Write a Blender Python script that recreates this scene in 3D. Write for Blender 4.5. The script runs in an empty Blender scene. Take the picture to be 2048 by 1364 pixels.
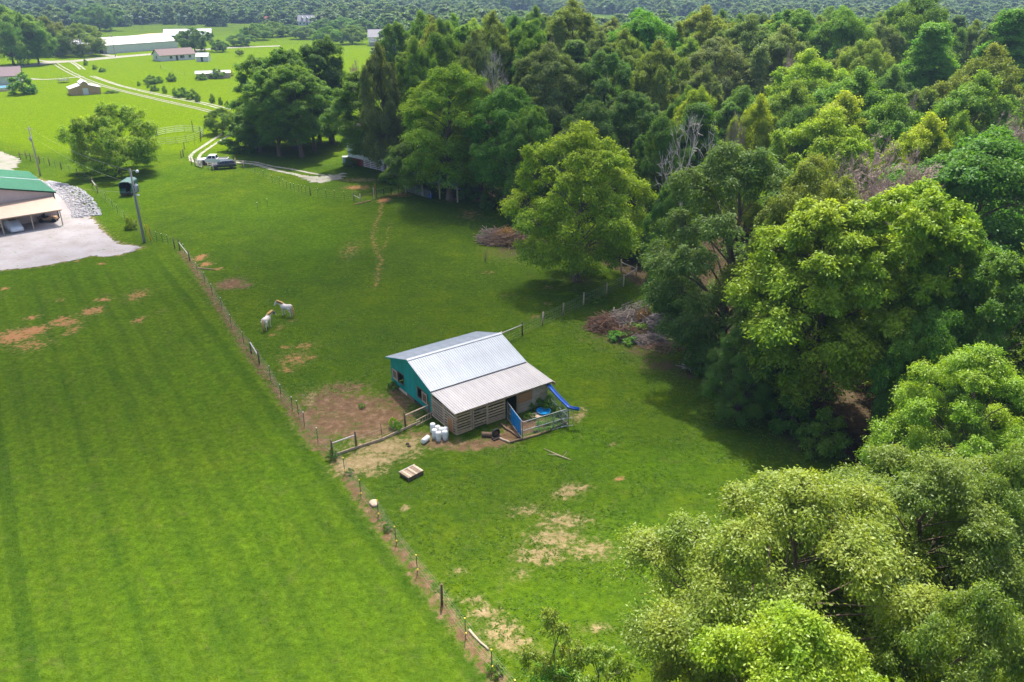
import bpy, bmesh, math, random
import numpy as np
from mathutils import Vector, Matrix
from mathutils.geometry import tessellate_polygon
R = math.radians
scene = bpy.context.scene
col = scene.collection
# ---------------------------------------------------------------- camera
HAZE = 0.00017
CAM_H = 34.0; PITCH = R(24.5); FPX = 1593.0
cd = bpy.data.cameras.new('camera'); cam = bpy.data.objects.new('camera', cd); col.objects.link(cam)
cam.location = (0, 0, CAM_H); cam.rotation_euler = (R(90) - PITCH, 0, 0)
cd.sensor_width = 36.0; cd.lens = FPX / 2048 * 36.0; cd.clip_start = 0.5; cd.clip_end = 12000
scene.camera = cam
# ---------------------------------------------------------------- sky and sun
SUN_EL = R(63); SUN_AZ = R(2)
world = bpy.data.worlds.new('World'); scene.world = world; world.use_nodes = True
wn = world.node_tree
sky = wn.nodes.new('ShaderNodeTexSky'); sky.sky_type = 'NISHITA'; sky.sun_disc = False
sky.sun_elevation = SUN_EL; sky.sun_rotation = SUN_AZ; sky.air_density = 1.0; sky.dust_density = 3.5; sky.ozone_density = 0.6
bg = wn.nodes['Background']; bg.inputs['Strength'].default_value = 0.135
wn.links.new(sky.outputs[0], bg.inputs['Color'])
sl = bpy.data.lights.new('sun', 'SUN'); sun = bpy.data.objects.new('sun', sl); col.objects.link(sun)
sl.energy = 5.0; sl.angle = R(0.6); sl.color = (1.0, 0.95, 0.86)
SUN_DIR = Vector((math.sin(SUN_AZ) * math.cos(SUN_EL), math.cos(SUN_AZ) * math.cos(SUN_EL), math.sin(SUN_EL)))
sun.rotation_euler = (-SUN_DIR).to_track_quat('-Z', 'Y').to_euler(); sun.location = (0, 120, 200)
scene.view_settings.view_transform = 'Standard'; scene.view_settings.look = 'None'
scene.view_settings.exposure = 1.0; scene.view_settings.gamma = 1.0; scene.view_settings.use_curve_mapping = False
scene.render.engine = 'CYCLES'
cy = scene.cycles
cy.max_bounces = 6; cy.diffuse_bounces = 3; cy.glossy_bounces = 2; cy.transmission_bounces = 4; cy.volume_bounces = 0
cy.use_adaptive_sampling = True; cy.adaptive_threshold = 0.02; cy.transparent_max_bounces = 16; cy.caustics_reflective = False; cy.caustics_refractive = False
cy.use_denoising = True; cy.denoising_prefilter = 'ACCURATE'; cy.sample_clamp_indirect = 4.0
# ---------------------------------------------------------------- helpers
def at(u, v, z=0.0):
    """ground point (or point at height z) measured from the photograph's pixel grid (2048 wide)"""
    a = (u - 1024) / FPX; b = -(v - 682) / FPX
    d = Vector((a, math.cos(PITCH) + b * math.sin(PITCH), -math.sin(PITCH) + b * math.cos(PITCH)))
    t = (z - CAM_H) / d.z
    return Vector((0, 0, CAM_H)) + d * t
def slant(p): return (Vector(p) - Vector((0, 0, CAM_H))).length
def hills(x, y):
    """height of the land: flat farmland that rises into low hills far off"""
    d = np.hypot(x, y)
    t = np.clip((d - 800) / 1500, 0, 1)
    s = lambda a: np.clip(a, 0, 1) ** 2 * (3 - 2 * np.clip(a, 0, 1))
    rise = 8.5 * s((y - 112) / 80) * (1 - s((y - 225) / 120)) * s((x + 22) / 38)      # the wood stands on a gentle rise
    return rise + t * t * (3 - 2 * t) * (62 + 22 * np.sin(x * 0.0021 + 1.0) + 14 * np.sin(x * 0.0052 + y * 0.0017))
def gz_at(x, y): return float(hills(np.array(float(x)), np.array(float(y))))
def tag(o, label=None, cat=None, group=None, kind=None):
    if label: o['label'] = label
    if cat: o['category'] = cat
    if group: o['group'] = group
    if kind: o['kind'] = kind
    return o
def empty(name, loc, rz=0.0, label=None, cat=None, group=None, scale=None):
    o = bpy.data.objects.new(name, None); col.objects.link(o); o.empty_display_size = 0.3
    o.location = loc; o.rotation_euler = (0, 0, rz)
    if scale: o.scale = scale
    return tag(o, label, cat, group)
def link(name, me, parent=None, loc=None, rz=None):
    o = bpy.data.objects.new(name, me); col.objects.link(o)
    if parent: o.parent = parent
    if loc is not None: o.location = loc
    if rz is not None: o.rotation_euler = (0, 0, rz)
    return o
def np_mesh(name, V, quads=None, tris=None, mat=None, attrs=None, smooth=False):
    me = bpy.data.meshes.new(name)
    V = np.asarray(V, dtype=np.float32)
    me.vertices.add(len(V)); me.vertices.foreach_set('co', V.ravel())
    li = []; starts = []; n = 0
    if quads is not None and len(quads):
        q = np.asarray(quads, dtype=np.int32); li.append(q.ravel()); starts.append(np.arange(len(q)) * 4 + n); n += q.size
    if tris is not None and len(tris):
        t = np.asarray(tris, dtype=np.int32); li.append(t.ravel()); starts.append(np.arange(len(t)) * 3 + n); n += t.size
    li = np.concatenate(li); st = np.concatenate(starts).astype(np.int32)
    me.loops.add(len(li)); me.loops.foreach_set('vertex_index', li)
    me.polygons.add(len(st)); me.polygons.foreach_set('loop_start', st)
    me.update(calc_edges=True)
    for k, (dom, arr) in (attrs or {}).items():
        a = me.attributes.new(k, 'FLOAT', dom); a.data.foreach_set('value', np.asarray(arr, dtype=np.float32))
    if smooth: me.polygons.foreach_set('use_smooth', np.ones(len(st), dtype=bool))
    if mat: me.materials.append(mat)
    return me
class MB:
    """collects simple shapes and links them as one mesh object"""
    def __init__(s): s.v = []; s.f = []
    def add(s, V, F):
        n = len(s.v); s.v += [tuple(p) for p in V]; s.f += [tuple(i + n for i in f) for f in F]; return s
    def box(s, x0, x1, y0, y1, z0, z1):
        V = [(x0, y0, z0), (x1, y0, z0), (x1, y1, z0), (x0, y1, z0), (x0, y0, z1), (x1, y0, z1), (x1, y1, z1), (x0, y1, z1)]
        return s.add(V, [(0, 3, 2, 1), (4, 5, 6, 7), (0, 1, 5, 4), (1, 2, 6, 5), (2, 3, 7, 6), (3, 0, 4, 7)])
    def hexa(s, b4, t4):
        return s.add(list(b4) + list(t4), [(0, 3, 2, 1), (4, 5, 6, 7), (0, 1, 5, 4), (1, 2, 6, 5), (2, 3, 7, 6), (3, 0, 4, 7)])
    def bar(s, p, q, w, h, up=(0, 0, 1)):
        """rectangular bar from p to q, w wide and h high"""
        p, q = Vector(p), Vector(q); d = (q - p).normalized(); up = Vector(up)
        if abs(d.dot(up)) > 0.95: up = Vector((1, 0, 0))
        x = d.cross(up).normalized() * w / 2; y = x.normalized().cross(d).normalized() * h / 2
        b = [p - x - y, p + x - y, p + x + y, p - x + y]; t = [q - x - y, q + x - y, q + x + y, q - x + y]
        return s.add(b + t, [(0, 3, 2, 1), (4, 5, 6, 7), (0, 1, 5, 4), (1, 2, 6, 5), (2, 3, 7, 6), (3, 0, 4, 7)])
    def tube(s, pts, rad, n=6, cap=True):
        pts = [Vector(p) for p in pts]
        if not hasattr(rad, '__len__'): rad = [rad] * len(pts)
        V = []; F = []
        for i, p in enumerate(pts):
            d = (pts[min(i + 1, len(pts) - 1)] - pts[max(i - 1, 0)]).normalized()
            up = Vector((0, 0, 1)) if abs(d.z) < 0.9 else Vector((1, 0, 0))
            x = d.cross(up).normalized(); y = x.cross(d)
            for k in range(n):
                a = 2 * math.pi * k / n; V.append(p + (x * math.cos(a) + y * math.sin(a)) * rad[i])
        for i in range(len(pts) - 1):
            for k in range(n):
                a = i * n + k; b = i * n + (k + 1) % n; F.append((a, b, b + n, a + n))
        if cap: F.append(tuple(range(n - 1, -1, -1))); F.append(tuple(range((len(pts) - 1) * n, len(pts) * n)))
        return s.add(V, F)
    def cyl(s, c, axis, r, L, n=14):
        c = Vector(c); a = Vector(axis).normalized() * L / 2
        return s.tube([c - a, c + a], r, n)
    def loft(s, rings, cap=True):
        n = len(rings[0]); V = [p for r in rings for p in r]; F = []
        for i in range(len(rings) - 1):
            for k in range(n):
                a = i * n + k; b = i * n + (k + 1) % n; F.append((a, b, b + n, a + n))
        if cap: F.append(tuple(range(n - 1, -1, -1))); F.append(tuple(range((len(rings) - 1) * n, len(rings) * n)))
        return s.add(V, F)
    def lathe(s, prof, n=14, c=(0, 0, 0)):
        c = Vector(c)
        return s.loft([[c + Vector((r * math.cos(2 * math.pi * k / n), r * math.sin(2 * math.pi * k / n), z)) for k in range(n)] for r, z in prof])
    def prism(s, poly, o, ex, ey, ez, t):
        """polygon (x,y) placed in the frame o,ex,ey and pushed by t along ez"""
        o, ex, ey, ez = Vector(o), Vector(ex), Vector(ey), Vector(ez)
        A = [o + ex * x + ey * y for x, y in poly]; B = [p + ez * t for p in A]; n = len(poly)
        return s.add(A + B, [tuple(range(n - 1, -1, -1)), tuple(range(n, 2 * n))] + [(i, (i + 1) % n, (i + 1) % n + n, i + n) for i in range(n)])
    def mesh(s, name, mat, smooth=False, bevel=0.0):
        me = bpy.data.meshes.new(name); me.from_pydata(s.v, [], s.f)
        bm = bmesh.new(); bm.from_mesh(me); bmesh.ops.recalc_face_normals(bm, faces=bm.faces)
        if bevel: bmesh.ops.bevel(bm, geom=[e for e in bm.edges if e.calc_face_angle(0) > 0.5], offset=bevel, segments=2, affect='EDGES', profile=0.6)
        if smooth:
            for f in bm.faces: f.smooth = True
        bm.to_mesh(me); bm.free(); me.materials.append(mat); return me
    def build(s, name, mat, parent=None, smooth=False, bevel=0.0):
        return link(name, s.mesh(name, mat, smooth, bevel), parent)
# ---------------------------------------------------------------- materials
def nd(nt, t, **kw):
    n = nt.nodes.new(t)
    for k, v in kw.items(): setattr(n, k, v)
    return n
def mixc(nt, fac, a, b, mode='MIX'):
    m = nd(nt, 'ShaderNodeMix', data_type='RGBA', blend_type=mode)
    for s, x in (('Factor', fac), ('A', a), ('B', b)):
        i = [q for q in m.inputs if q.name == s and (q.type == 'RGBA' or s == 'Factor' and q.type == 'VALUE')][0]
        if hasattr(x, 'is_linked') or hasattr(x, 'links'): nt.links.new(x, i)
        elif s == 'Factor': i.default_value = x
        else: i.default_value = (*x, 1) if len(x) == 3 else x
    return [o for o in m.outputs if o.type == 'RGBA'][0]
def math_(nt, op, a, b=None, c=None, clamp=False):
    m = nd(nt, 'ShaderNodeMath', operation=op); m.use_clamp = clamp
    for i, x in enumerate((a, b, c)):
        if x is None: continue
        if hasattr(x, 'links'): nt.links.new(x, m.inputs[i])
        else: m.inputs[i].default_value = x
    return m.outputs[0]
def noise(nt, scale, detail=3, rough=0.55, vec=None, dist=0.0):
    n = nd(nt, 'ShaderNodeTexNoise'); n.inputs['Scale'].default_value = scale; n.inputs['Detail'].default_value = detail
    n.inputs['Roughness'].default_value = rough; n.inputs['Distortion'].default_value = dist
    if vec is not None: nt.links.new(vec, n.inputs['Vector'])
    return n.outputs['Fac']
def ramp(nt, fac, stops):
    r = nd(nt, 'ShaderNodeValToRGB'); nt.links.new(fac, r.inputs[0]); e = r.color_ramp.elements
    while len(e) < len(stops): e.new(0.5)
    for q, (p, c) in zip(e, stops): q.position = p; q.color = (*c, 1)
    return r.outputs[0]
def newmat(name):
    m = bpy.data.materials.new(name); m.use_nodes = True; nt = m.node_tree
    return m, nt, nt.nodes['Principled BSDF']
def mat(name, c, rough=0.6, var=0.18, scale=3.0, metal=0.0, bump=0.0, bscale=20.0, c2=None, stretch=None, spec=0.3, rnd=0.0):
    """plain surface: base colour, cloudy variation towards c2 (or darker), fine bump, and a little change from piece to piece"""
    m, nt, b = newmat(name)
    tc = nd(nt, 'ShaderNodeTexCoord'); vec = tc.outputs['Object']
    if stretch:
        mp = nd(nt, 'ShaderNodeMapping'); mp.inputs['Scale'].default_value = stretch; nt.links.new(vec, mp.inputs[0]); vec = mp.outputs[0]
    oi = nd(nt, 'ShaderNodeObjectInfo')
    dark = c2 if c2 else tuple(x * (1 - var * 2) for x in c)
    f = noise(nt, scale, 5, 0.6, vec)
    f = math_(nt, 'MULTIPLY_ADD', f, 2.6, -0.8, True)
    cc = mixc(nt, f, dark, c)
    if rnd:
        k = math_(nt, 'MULTIPLY_ADD', oi.outputs['Random'], rnd * 2, 1 - rnd)
        g = nd(nt, 'ShaderNodeCombineColor')
        for i in range(3): nt.links.new(k, g.inputs[i])
        cc = mixc(nt, 1.0, cc, g.outputs[0], 'MULTIPLY')
    nt.links.new(cc, b.inputs['Base Color'])
    b.inputs['Roughness'].default_value = rough; b.inputs['Metallic'].default_value = metal; b.inputs['Specular IOR Level'].default_value = spec
    if bump:
        bp = nd(nt, 'ShaderNodeBump'); bp.inputs['Strength'].default_value = bump; bp.inputs['Distance'].default_value = 0.02
        nt.links.new(noise(nt, bscale, 3, 0.6, vec), bp.inputs['Height']); nt.links.new(bp.outputs[0], b.inputs['Normal'])
    return m
M = {}
M['wood'] = mat('weathered_wood', (0.60, 0.42, 0.25), 0.85, 0.2, 6, bump=0.3, bscale=40, rnd=0.25)
M['wood_pale'] = mat('pale_wood', (0.46, 0.36, 0.25), 0.8, 0.15, 5, bump=0.2, rnd=0.2)
M['wood_grey'] = mat('grey_wood', (0.58, 0.44, 0.31), 0.85, 0.2, 5, bump=0.3, rnd=0.2)
M['wood_brown'] = mat('brown_wood', (0.20, 0.13, 0.085), 0.85, 0.2, 6, bump=0.3, rnd=0.25)
M['platform'] = mat('old_platform_boards', (0.30, 0.22, 0.155), 0.85, 0.2, 6, bump=0.3, rnd=0.3)
M['wood_dark'] = mat('dark_wood', (0.07, 0.05, 0.04), 0.9, 0.2, 6)
M['ply_orange'] = mat('orange_plywood', (0.42, 0.20, 0.085), 0.75, 0.12, 4, stretch=(1, 1, 8), bump=0.1)
M['teal'] = mat('teal_paint', (0.0, 0.30, 0.255), 0.55, 0.14, 1.6, bump=0.15, bscale=60, rnd=0.10, stretch=(1, 1, 0.4))
M['roof_metal'] = mat('galvanised_roofing', (0.32, 0.355, 0.40), 0.5, 0.10, 1.6, metal=0.15, spec=0.4, rnd=0.05, stretch=(1, 0.25, 1))
M['roof_pale'] = mat('pale_roofing', (0.385, 0.365, 0.365), 0.55, 0.13, 1.4, metal=0.1, spec=0.4, rnd=0.05, stretch=(1, 0.25, 1))
M['galv'] = mat('galvanised_pipe', (0.38, 0.40, 0.42), 0.45, 0.1, 4, metal=0.5)
M['green_post'] = mat('green_steel_post', (0.03, 0.05, 0.04), 0.6, 0.15, 8)
M['wire'] = mat('fence_wire', (0.30, 0.33, 0.30), 0.5, 0.1, 3, metal=0.3)
M['white_plastic'] = mat('white_plastic', (0.74, 0.74, 0.72), 0.4, 0.06, 3, rnd=0.06)
M['yellow'] = mat('yellow_plastic', (0.75, 0.55, 0.02), 0.45, 0.08)
M['blue'] = mat('blue_tarpaulin', (0.005, 0.24, 0.58), 0.45, 0.12, 2.5, bump=0.2, bscale=12)
M['blue_deep'] = mat('deep_blue_plastic', (0.003, 0.075, 0.38), 0.35, 0.1, 3)
M['blue_pool'] = mat('bright_blue_plastic', (0.005, 0.28, 0.62), 0.35, 0.08)
M['black'] = mat('black_rubber', (0.02, 0.02, 0.02), 0.7, 0.15)
M['dark'] = mat('dark_metal', (0.05, 0.05, 0.055), 0.5, 0.15, metal=0.3)
M['rust'] = mat('rusty_iron', (0.14, 0.07, 0.045), 0.85, 0.25, 7, bump=0.3)
M['tank'] = mat('pale_blue_tank', (0.38, 0.47, 0.52), 0.5, 0.08)
M['white_paint'] = mat('white_paint', (0.60, 0.60, 0.60), 0.5, 0.05, 1)
M['offwhite'] = mat('offwhite_siding', (0.62, 0.62, 0.60), 0.6, 0.06, 1)
M['tan'] = mat('tan_siding', (0.46, 0.29, 0.16), 0.6, 0.08, 1)
M['pink_tan'] = mat('dusty_pink_siding', (0.62, 0.48, 0.45), 0.6, 0.06, 1.5)
M['cream_roof'] = mat('cream_roofing', (0.50, 0.37, 0.285), 0.5, 0.06, 1.2, metal=0.1)
M['green_roof'] = mat('green_roofing', (0.10, 0.33, 0.19), 0.45, 0.08, 1.2, spec=0.4)
M['dark_green'] = mat('dark_green_trim', (0.008, 0.05, 0.03), 0.5, 0.1)
M['brown_roof'] = mat('brown_shingles', (0.20, 0.14, 0.13), 0.85, 0.15, 4)
M['grey_roof'] = mat('grey_shingles', (0.26, 0.25, 0.27), 0.85, 0.15, 4)
M['mauve_roof'] = mat('mauve_shingles', (0.22, 0.16, 0.17), 0.85, 0.15, 4)
M['brick'] = mat('red_brick', (0.26, 0.06, 0.045), 0.85, 0.2, 8)
M['glass'] = mat('dark_glass', (0.015, 0.018, 0.022), 0.12, 0.1, spec=0.6)
M['trailer_green'] = mat('green_trailer_paint', (0.015, 0.085, 0.075), 0.45, 0.12, 2)
M['trailer_top'] = mat('faded_green_roof', (0.10, 0.19, 0.175), 0.5, 0.1, 2)
M['car_white'] = mat('white_car_paint', (0.74, 0.75, 0.77), 0.25, 0.03, 1, spec=0.6)
M['car_navy'] = mat('navy_car_paint', (0.025, 0.033, 0.055), 0.22, 0.08, 1, spec=0.7)
M['cover'] = mat('white_car_cover', (0.66, 0.68, 0.72), 0.6, 0.06, 1.5, bump=0.3, bscale=5)
M['bumper'] = mat('bumper_chrome', (0.45, 0.46, 0.48), 0.25, 0.05, metal=0.8)
M['red_lamp'] = mat('red_lamp', (0.45, 0.01, 0.01), 0.3, 0.05)
M['lamp'] = mat('clear_lamp', (0.6, 0.62, 0.65), 0.2, 0.05)
M['stone'] = mat('pale_rock', (0.46, 0.45, 0.47), 0.85, 0.18, 2, bump=0.4, bscale=8)
M['pole_grey'] = mat('weathered_pole', (0.36, 0.33, 0.31), 0.85, 0.15, 2, stretch=(4, 4, 0.5))
M['rope_rail'] = mat('bleached_rail', (0.55, 0.50, 0.48), 0.7, 0.12, 4)
M['log'] = mat('fallen_log', (0.42, 0.28, 0.15), 0.85, 0.2, 5)
M['cable'] = mat('power_cable', (0.30, 0.30, 0.30), 0.6, 0.05)
M['hair_gold'] = mat('golden_hair', (0.66, 0.40, 0.15), 0.7, 0.2, 14, stretch=(1, 1, 0.3), bump=0.4)
M['horse'] = mat('cream_white_coat', (0.80, 0.71, 0.63), 0.65, 0.10, 2.2, c2=(0.64, 0.53, 0.46), bump=0.1)
M['hoof'] = mat('hoof', (0.22, 0.16, 0.12), 0.6, 0.1)
M['mask_grey'] = mat('grey_fly_mask', (0.16, 0.18, 0.22), 0.8, 0.1, 8)
M['muzzle'] = mat('grey_muzzle', (0.30, 0.26, 0.25), 0.6, 0.1, 8)
def twig_mat(name, c, c2):
    return mat(name, c, 0.9, 0.2, 0.8, c2=c2, rnd=0.1)
M['bark'] = mat('grey_brown_bark', (0.17, 0.125, 0.09), 0.9, 0.25, 5, stretch=(3, 3, 0.6), bump=0.5, bscale=12)
M['twig_pink'] = twig_mat('bare_pinkish_twigs', (0.50, 0.385, 0.335), (0.32, 0.225, 0.195))
M['twig_pale'] = twig_mat('bare_pale_bark', (0.58, 0.53, 0.49), (0.40, 0.34, 0.30))
def leaf_mat(name, base=None, gloss=0.018, trans=0.50):
    m, nt, b = newmat(name); nt.nodes.remove(b); out = nt.nodes['Material Output']
    oi = nd(nt, 'ShaderNodeObjectInfo'); at_ = nd(nt, 'ShaderNodeAttribute', attribute_name='rnd'); tn = nd(nt, 'ShaderNodeAttribute', attribute_name='tone')
    hs = nd(nt, 'ShaderNodeHueSaturation')
    if base is None: nt.links.new(oi.outputs['Color'], hs.inputs['Color'])
    else: nt.links.new(ramp(nt, oi.outputs['Random'], base), hs.inputs['Color'])
    # hue and brightness change from leaf to leaf and from bough to bough; new growth is yellower
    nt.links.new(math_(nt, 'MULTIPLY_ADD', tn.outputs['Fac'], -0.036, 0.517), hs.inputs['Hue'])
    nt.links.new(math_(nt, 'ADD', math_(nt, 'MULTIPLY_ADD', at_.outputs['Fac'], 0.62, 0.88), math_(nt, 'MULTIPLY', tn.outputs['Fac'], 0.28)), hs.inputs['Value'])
    hs.inputs['Saturation'].default_value = 1.0
    d = nd(nt, 'ShaderNodeBsdfDiffuse'); nt.links.new(hs.outputs[0], d.inputs[0])
    t = nd(nt, 'ShaderNodeBsdfTranslucent'); nt.links.new(mixc(nt, 1.0, hs.outputs[0], (1.25, 1.2, 0.5), 'MULTIPLY'), t.inputs[0])
    g = nd(nt, 'ShaderNodeBsdfGlossy'); g.inputs['Roughness'].default_value = 0.5; g.inputs[0].default_value = (0.9, 0.95, 0.9, 1)
    m1 = nd(nt, 'ShaderNodeMixShader'); m1.inputs[0].default_value = trans; nt.links.new(d.outputs[0], m1.inputs[1]); nt.links.new(t.outputs[0], m1.inputs[2])
    m2 = nd(nt, 'ShaderNodeMixShader'); m2.inputs[0].default_value = gloss; nt.links.new(m1.outputs[0], m2.inputs[1]); nt.links.new(g.outputs[0], m2.inputs[2])
    nt.links.new(m2.outputs[0], out.inputs['Surface'])
    return m
M['leaf'] = leaf_mat('leaf_foliage')
M['leaf_gloss'] = leaf_mat('glossy_leaf_foliage', gloss=0.026)
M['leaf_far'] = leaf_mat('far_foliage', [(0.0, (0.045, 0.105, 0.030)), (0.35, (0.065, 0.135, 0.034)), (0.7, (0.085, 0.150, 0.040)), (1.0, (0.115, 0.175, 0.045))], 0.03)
# ---------------------------------------------------------------- ground
rng = np.random.default_rng(7)
def geo(a, b, first, g=1.35):
    out = []; x = a; s = first; sg = 1 if b > a else -1
    while (b - x) * sg > 0: x += s * sg; s *= g; out.append(x)
    return out
FS, FE = at(300, 485), at(984, 1341)              # line of the long pasture fence
FDIR = (FE - FS).normalized(); FNRM = Vector((-FDIR.y, FDIR.x, 0))   # points to the pasture side
xs = np.array(sorted(geo(-115, -7000, 1.2)) + list(np.arange(-115, 110.1, 0.6)) + geo(110, 7000, 1.2))
ys = np.array(sorted(geo(18, -500, 1.2)) + list(np.arange(18, 215.1, 0.6)) + geo(215, 9000, 1.2))
GX, GY = np.meshgrid(xs, ys); gx, gy = GX.ravel(), GY.ravel()
gz = hills(gx, gy)
def blobs(lst):
    out = np.zeros_like(gx)
    for u, v, ru, rv, s in lst:
        c = at(u, v); rx = ru * slant(c) / FPX; ry = max(0.15, (at(u, v - rv) - at(u, v + rv)).length / 2)
        q = ((gx - c.x) / rx) ** 2 + ((gy - c.y) / ry) ** 2
        out = np.maximum(out, s * np.exp(-q * 0.9))
    return out
def path_mask(pts, w, s):
    P = [at(*p) for p in pts]; d = np.full_like(gx, 1e9)
    for a, b in zip(P[:-1], P[1:]):
        ab = b - a; t = np.clip(((gx - a.x) * ab.x + (gy - a.y) * ab.y) / (ab.x ** 2 + ab.y ** 2), 0, 1)
        d = np.minimum(d, np.hypot(gx - a.x - t * ab.x, gy - a.y - t * ab.y))
    return s * np.exp(-(d / w) ** 2)
clay = blobs([(30, 672, 45, 16, .78), (70, 660, 22, 8, .95), (130, 645, 30, 8, .75), (185, 622, 22, 10, .72), (207, 599, 16, 4, .85), (65, 635, 12, 5, .8), (275, 590, 22, 12, .62), (278, 640, 12, 8, .7), (120, 640, 16, 9, .75), (10, 577, 10, 3, .8), (145, 660, 14, 12, .6), (60, 690, 40, 14, .55), (155, 522, 7, 2, .8), (203, 527, 8, 2.5, .9), (120, 600, 8, 4, .6), (325, 622, 7, 5, .6),
    (400, 515, 12, 7, .9), (412, 528, 14, 5, .85), (435, 538, 14, 3, .8), (768, 400, 13, 6, .95), (715, 375, 30, 5, .75), (800, 390, 25, 5, .7), (700, 500, 22, 22, .42), (830, 345, 10, 4, .6), (905, 402, 14, 4, .8), (960, 405, 14, 4, .7),
    (590, 718, 36, 16, .60), (612, 692, 22, 8, .62), (560, 655, 10, 6, .66), (570, 695, 12, 5, .7), (585, 640, 14, 4, .55), (545, 670, 10, 5, .6), (575, 740, 20, 6, .66), (625, 715, 10, 4, .7), (1012, 590, 8, 4, .5), (1095, 607, 7, 5, .75), (1068, 634, 10, 4, .75), (1240, 958, 9, 6, .82), (1100, 575, 18, 6, .55), (975, 545, 14, 4, .5), (1050, 430, 30, 10, .6), (940, 430, 25, 12, .5)])
mud = blobs([(705, 815, 70, 26, .80), (650, 800, 50, 20, .72), (760, 835, 60, 22, .85), (800, 800, 30, 22, .62), (665, 850, 50, 20, .78), (690, 775, 40, 10, .65), (620, 830, 25, 18, .7), (460, 568, 22, 10, .82), (490, 572, 12, 6, .6), (795, 780, 18, 14, .55), (1000, 880, 30, 12, .85), (960, 888, 40, 8, .75), (930, 893, 40, 8, .7), (1060, 850, 45, 12, .8), (1030, 862, 30, 12, .75), (835, 870, 30, 8, .65), (875, 885, 35, 10, .8), (640, 880, 26, 14, .6), (735, 865, 60, 14, .75)])
straw = blobs([(770, 895, 70, 20, .75), (725, 925, 50, 18, .85), (700, 935, 32, 16, .8), (790, 910, 50, 10, .6), (830, 880, 40, 8, .6), (745, 945, 26, 8, .6), (621, 790, 8, 7, 1.0), (617, 800, 6, 6, 1.0), (614, 808, 6, 4, 1.0), (690, 938, 14, 10, .8), (1000, 1255, 34, 16, .76), (970, 1225, 30, 14, .72), (1030, 1290, 38, 16, .70), (1010, 1275, 40, 20, .55), (955, 1200, 14, 10, .6), (1150, 835, 12, 12, .62), (1163, 822, 6, 12, .7), (1110, 1080, 60, 22, .60), (1080, 1110, 50, 18, .64), (1130, 1040, 50, 14, .60), (1150, 975, 30, 8, .66), (1090, 1050, 20, 14, .45), (1180, 1100, 60, 20, .54), (1035, 1150, 30, 10, .4), (915, 1140, 22, 8, .42), (920, 1195, 14, 6, .5), (1190, 1255, 26, 8, .55), (1060, 1300, 30, 10, .45), (808, 1016, 5, 3, .7), (772, 993, 6, 3, .8), (1230, 890, 8, 3, .6), (1160, 870, 6, 3, .5), (1130, 990, 25, 12, .58), (1050, 1020, 40, 14, .46), (880, 1190, 16, 10, .4), (720, 360, 40, 4, .55)])
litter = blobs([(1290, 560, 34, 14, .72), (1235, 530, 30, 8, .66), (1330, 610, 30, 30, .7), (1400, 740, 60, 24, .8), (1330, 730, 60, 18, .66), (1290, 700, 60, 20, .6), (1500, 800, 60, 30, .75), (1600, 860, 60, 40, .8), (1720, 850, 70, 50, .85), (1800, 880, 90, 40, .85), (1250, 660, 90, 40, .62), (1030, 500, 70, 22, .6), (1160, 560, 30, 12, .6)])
def inpoly(poly):
    ins = np.zeros_like(gx, dtype=bool); n = len(poly)
    for i in range(n):
        (x0, y0), (x1, y1) = poly[i], poly[(i + 1) % n]
        c = ((y0 > gy) != (y1 > gy)) & (gx < (x1 - x0) * (gy - y0) / (y1 - y0 + 1e-9) + x0); ins ^= c
    return ins
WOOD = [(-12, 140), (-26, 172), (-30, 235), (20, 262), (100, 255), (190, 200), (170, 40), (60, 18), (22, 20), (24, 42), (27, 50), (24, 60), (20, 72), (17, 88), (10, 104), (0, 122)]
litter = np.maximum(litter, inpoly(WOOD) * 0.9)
fence_d = (gx - FS.x) * FNRM.x + (gy - FS.y) * FNRM.y          # signed distance from the long fence
along = (gx - FS.x) * FDIR.x + (gy - FS.y) * FDIR.y
left_field = np.clip(-fence_d / 0.8, 0, 1) * (along > -4)
FPX_ = [(302, 480), (337, 490), (360, 503), (380, 524), (410, 569), (444, 622), (488, 692), (541, 762), (585, 826), (636, 890), (666, 914), (690, 949), (722, 995), (793, 1091), (884, 1210), (984, 1343), (1040, 1420)]
mud = np.maximum(mud, path_mask(FPX_[2:], 0.42, 0.62))
clay = np.maximum(clay, path_mask([(766, 402), (758, 430), (745, 470), (752, 500), (764, 520), (756, 545), (750, 575)], 0.5, 0.50))
clay = np.maximum(clay, path_mask([(780, 440), (775, 470), (768, 500)], 0.35, 0.42))
_P = [at(*q) for q in FPX_]; mow = inpoly([(q.x - .5, q.y) for q in _P] + [(-5, 10), (-140, 10), (-140, 96), (-70, 98), (-56, 106)]) * np.clip((along - 2) / 12, 0, 1)
# dead straw-coloured swathes and lush streaks of the meadow
straw = np.maximum(straw, path_mask([(60, 352), (95, 364), (130, 380), (155, 398), (172, 420), (186, 440), (214, 472), (232, 486), (284, 495), (236, 510), (182, 511), (95, 530), (0, 540)], 0.7, 0.50))
lush = blobs([(560, 960, 70, 130, .9), (400, 760, 60, 90, .6), (300, 1150, 120, 140, .6), (700, 1200, 80, 100, .7), (1150, 880, 110, 45, 1.0), (1280, 930, 140, 40, .9), (1100, 1200, 160, 60, .7), (1250, 1080, 120, 80, .7), (640, 480, 60, 60, .7), (560, 420, 120, 30, .5), (180, 540, 160, 22, .5), (1100, 720, 90, 30, .5), (250, 400, 60, 80, .6)])
sun_tint = np.clip((gy - 168 - 0.25 * (gx + 60)) / 14, 0, 1) * np.clip((-38 - gx) / 10, 0, 1) * np.clip((gy + gx * 0.55 - 112) / 10, 0, 1) * np.clip((560 - gy) / 80, 0, 1)  # far-left field: mask for sunlight painted into the grass colour
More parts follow.
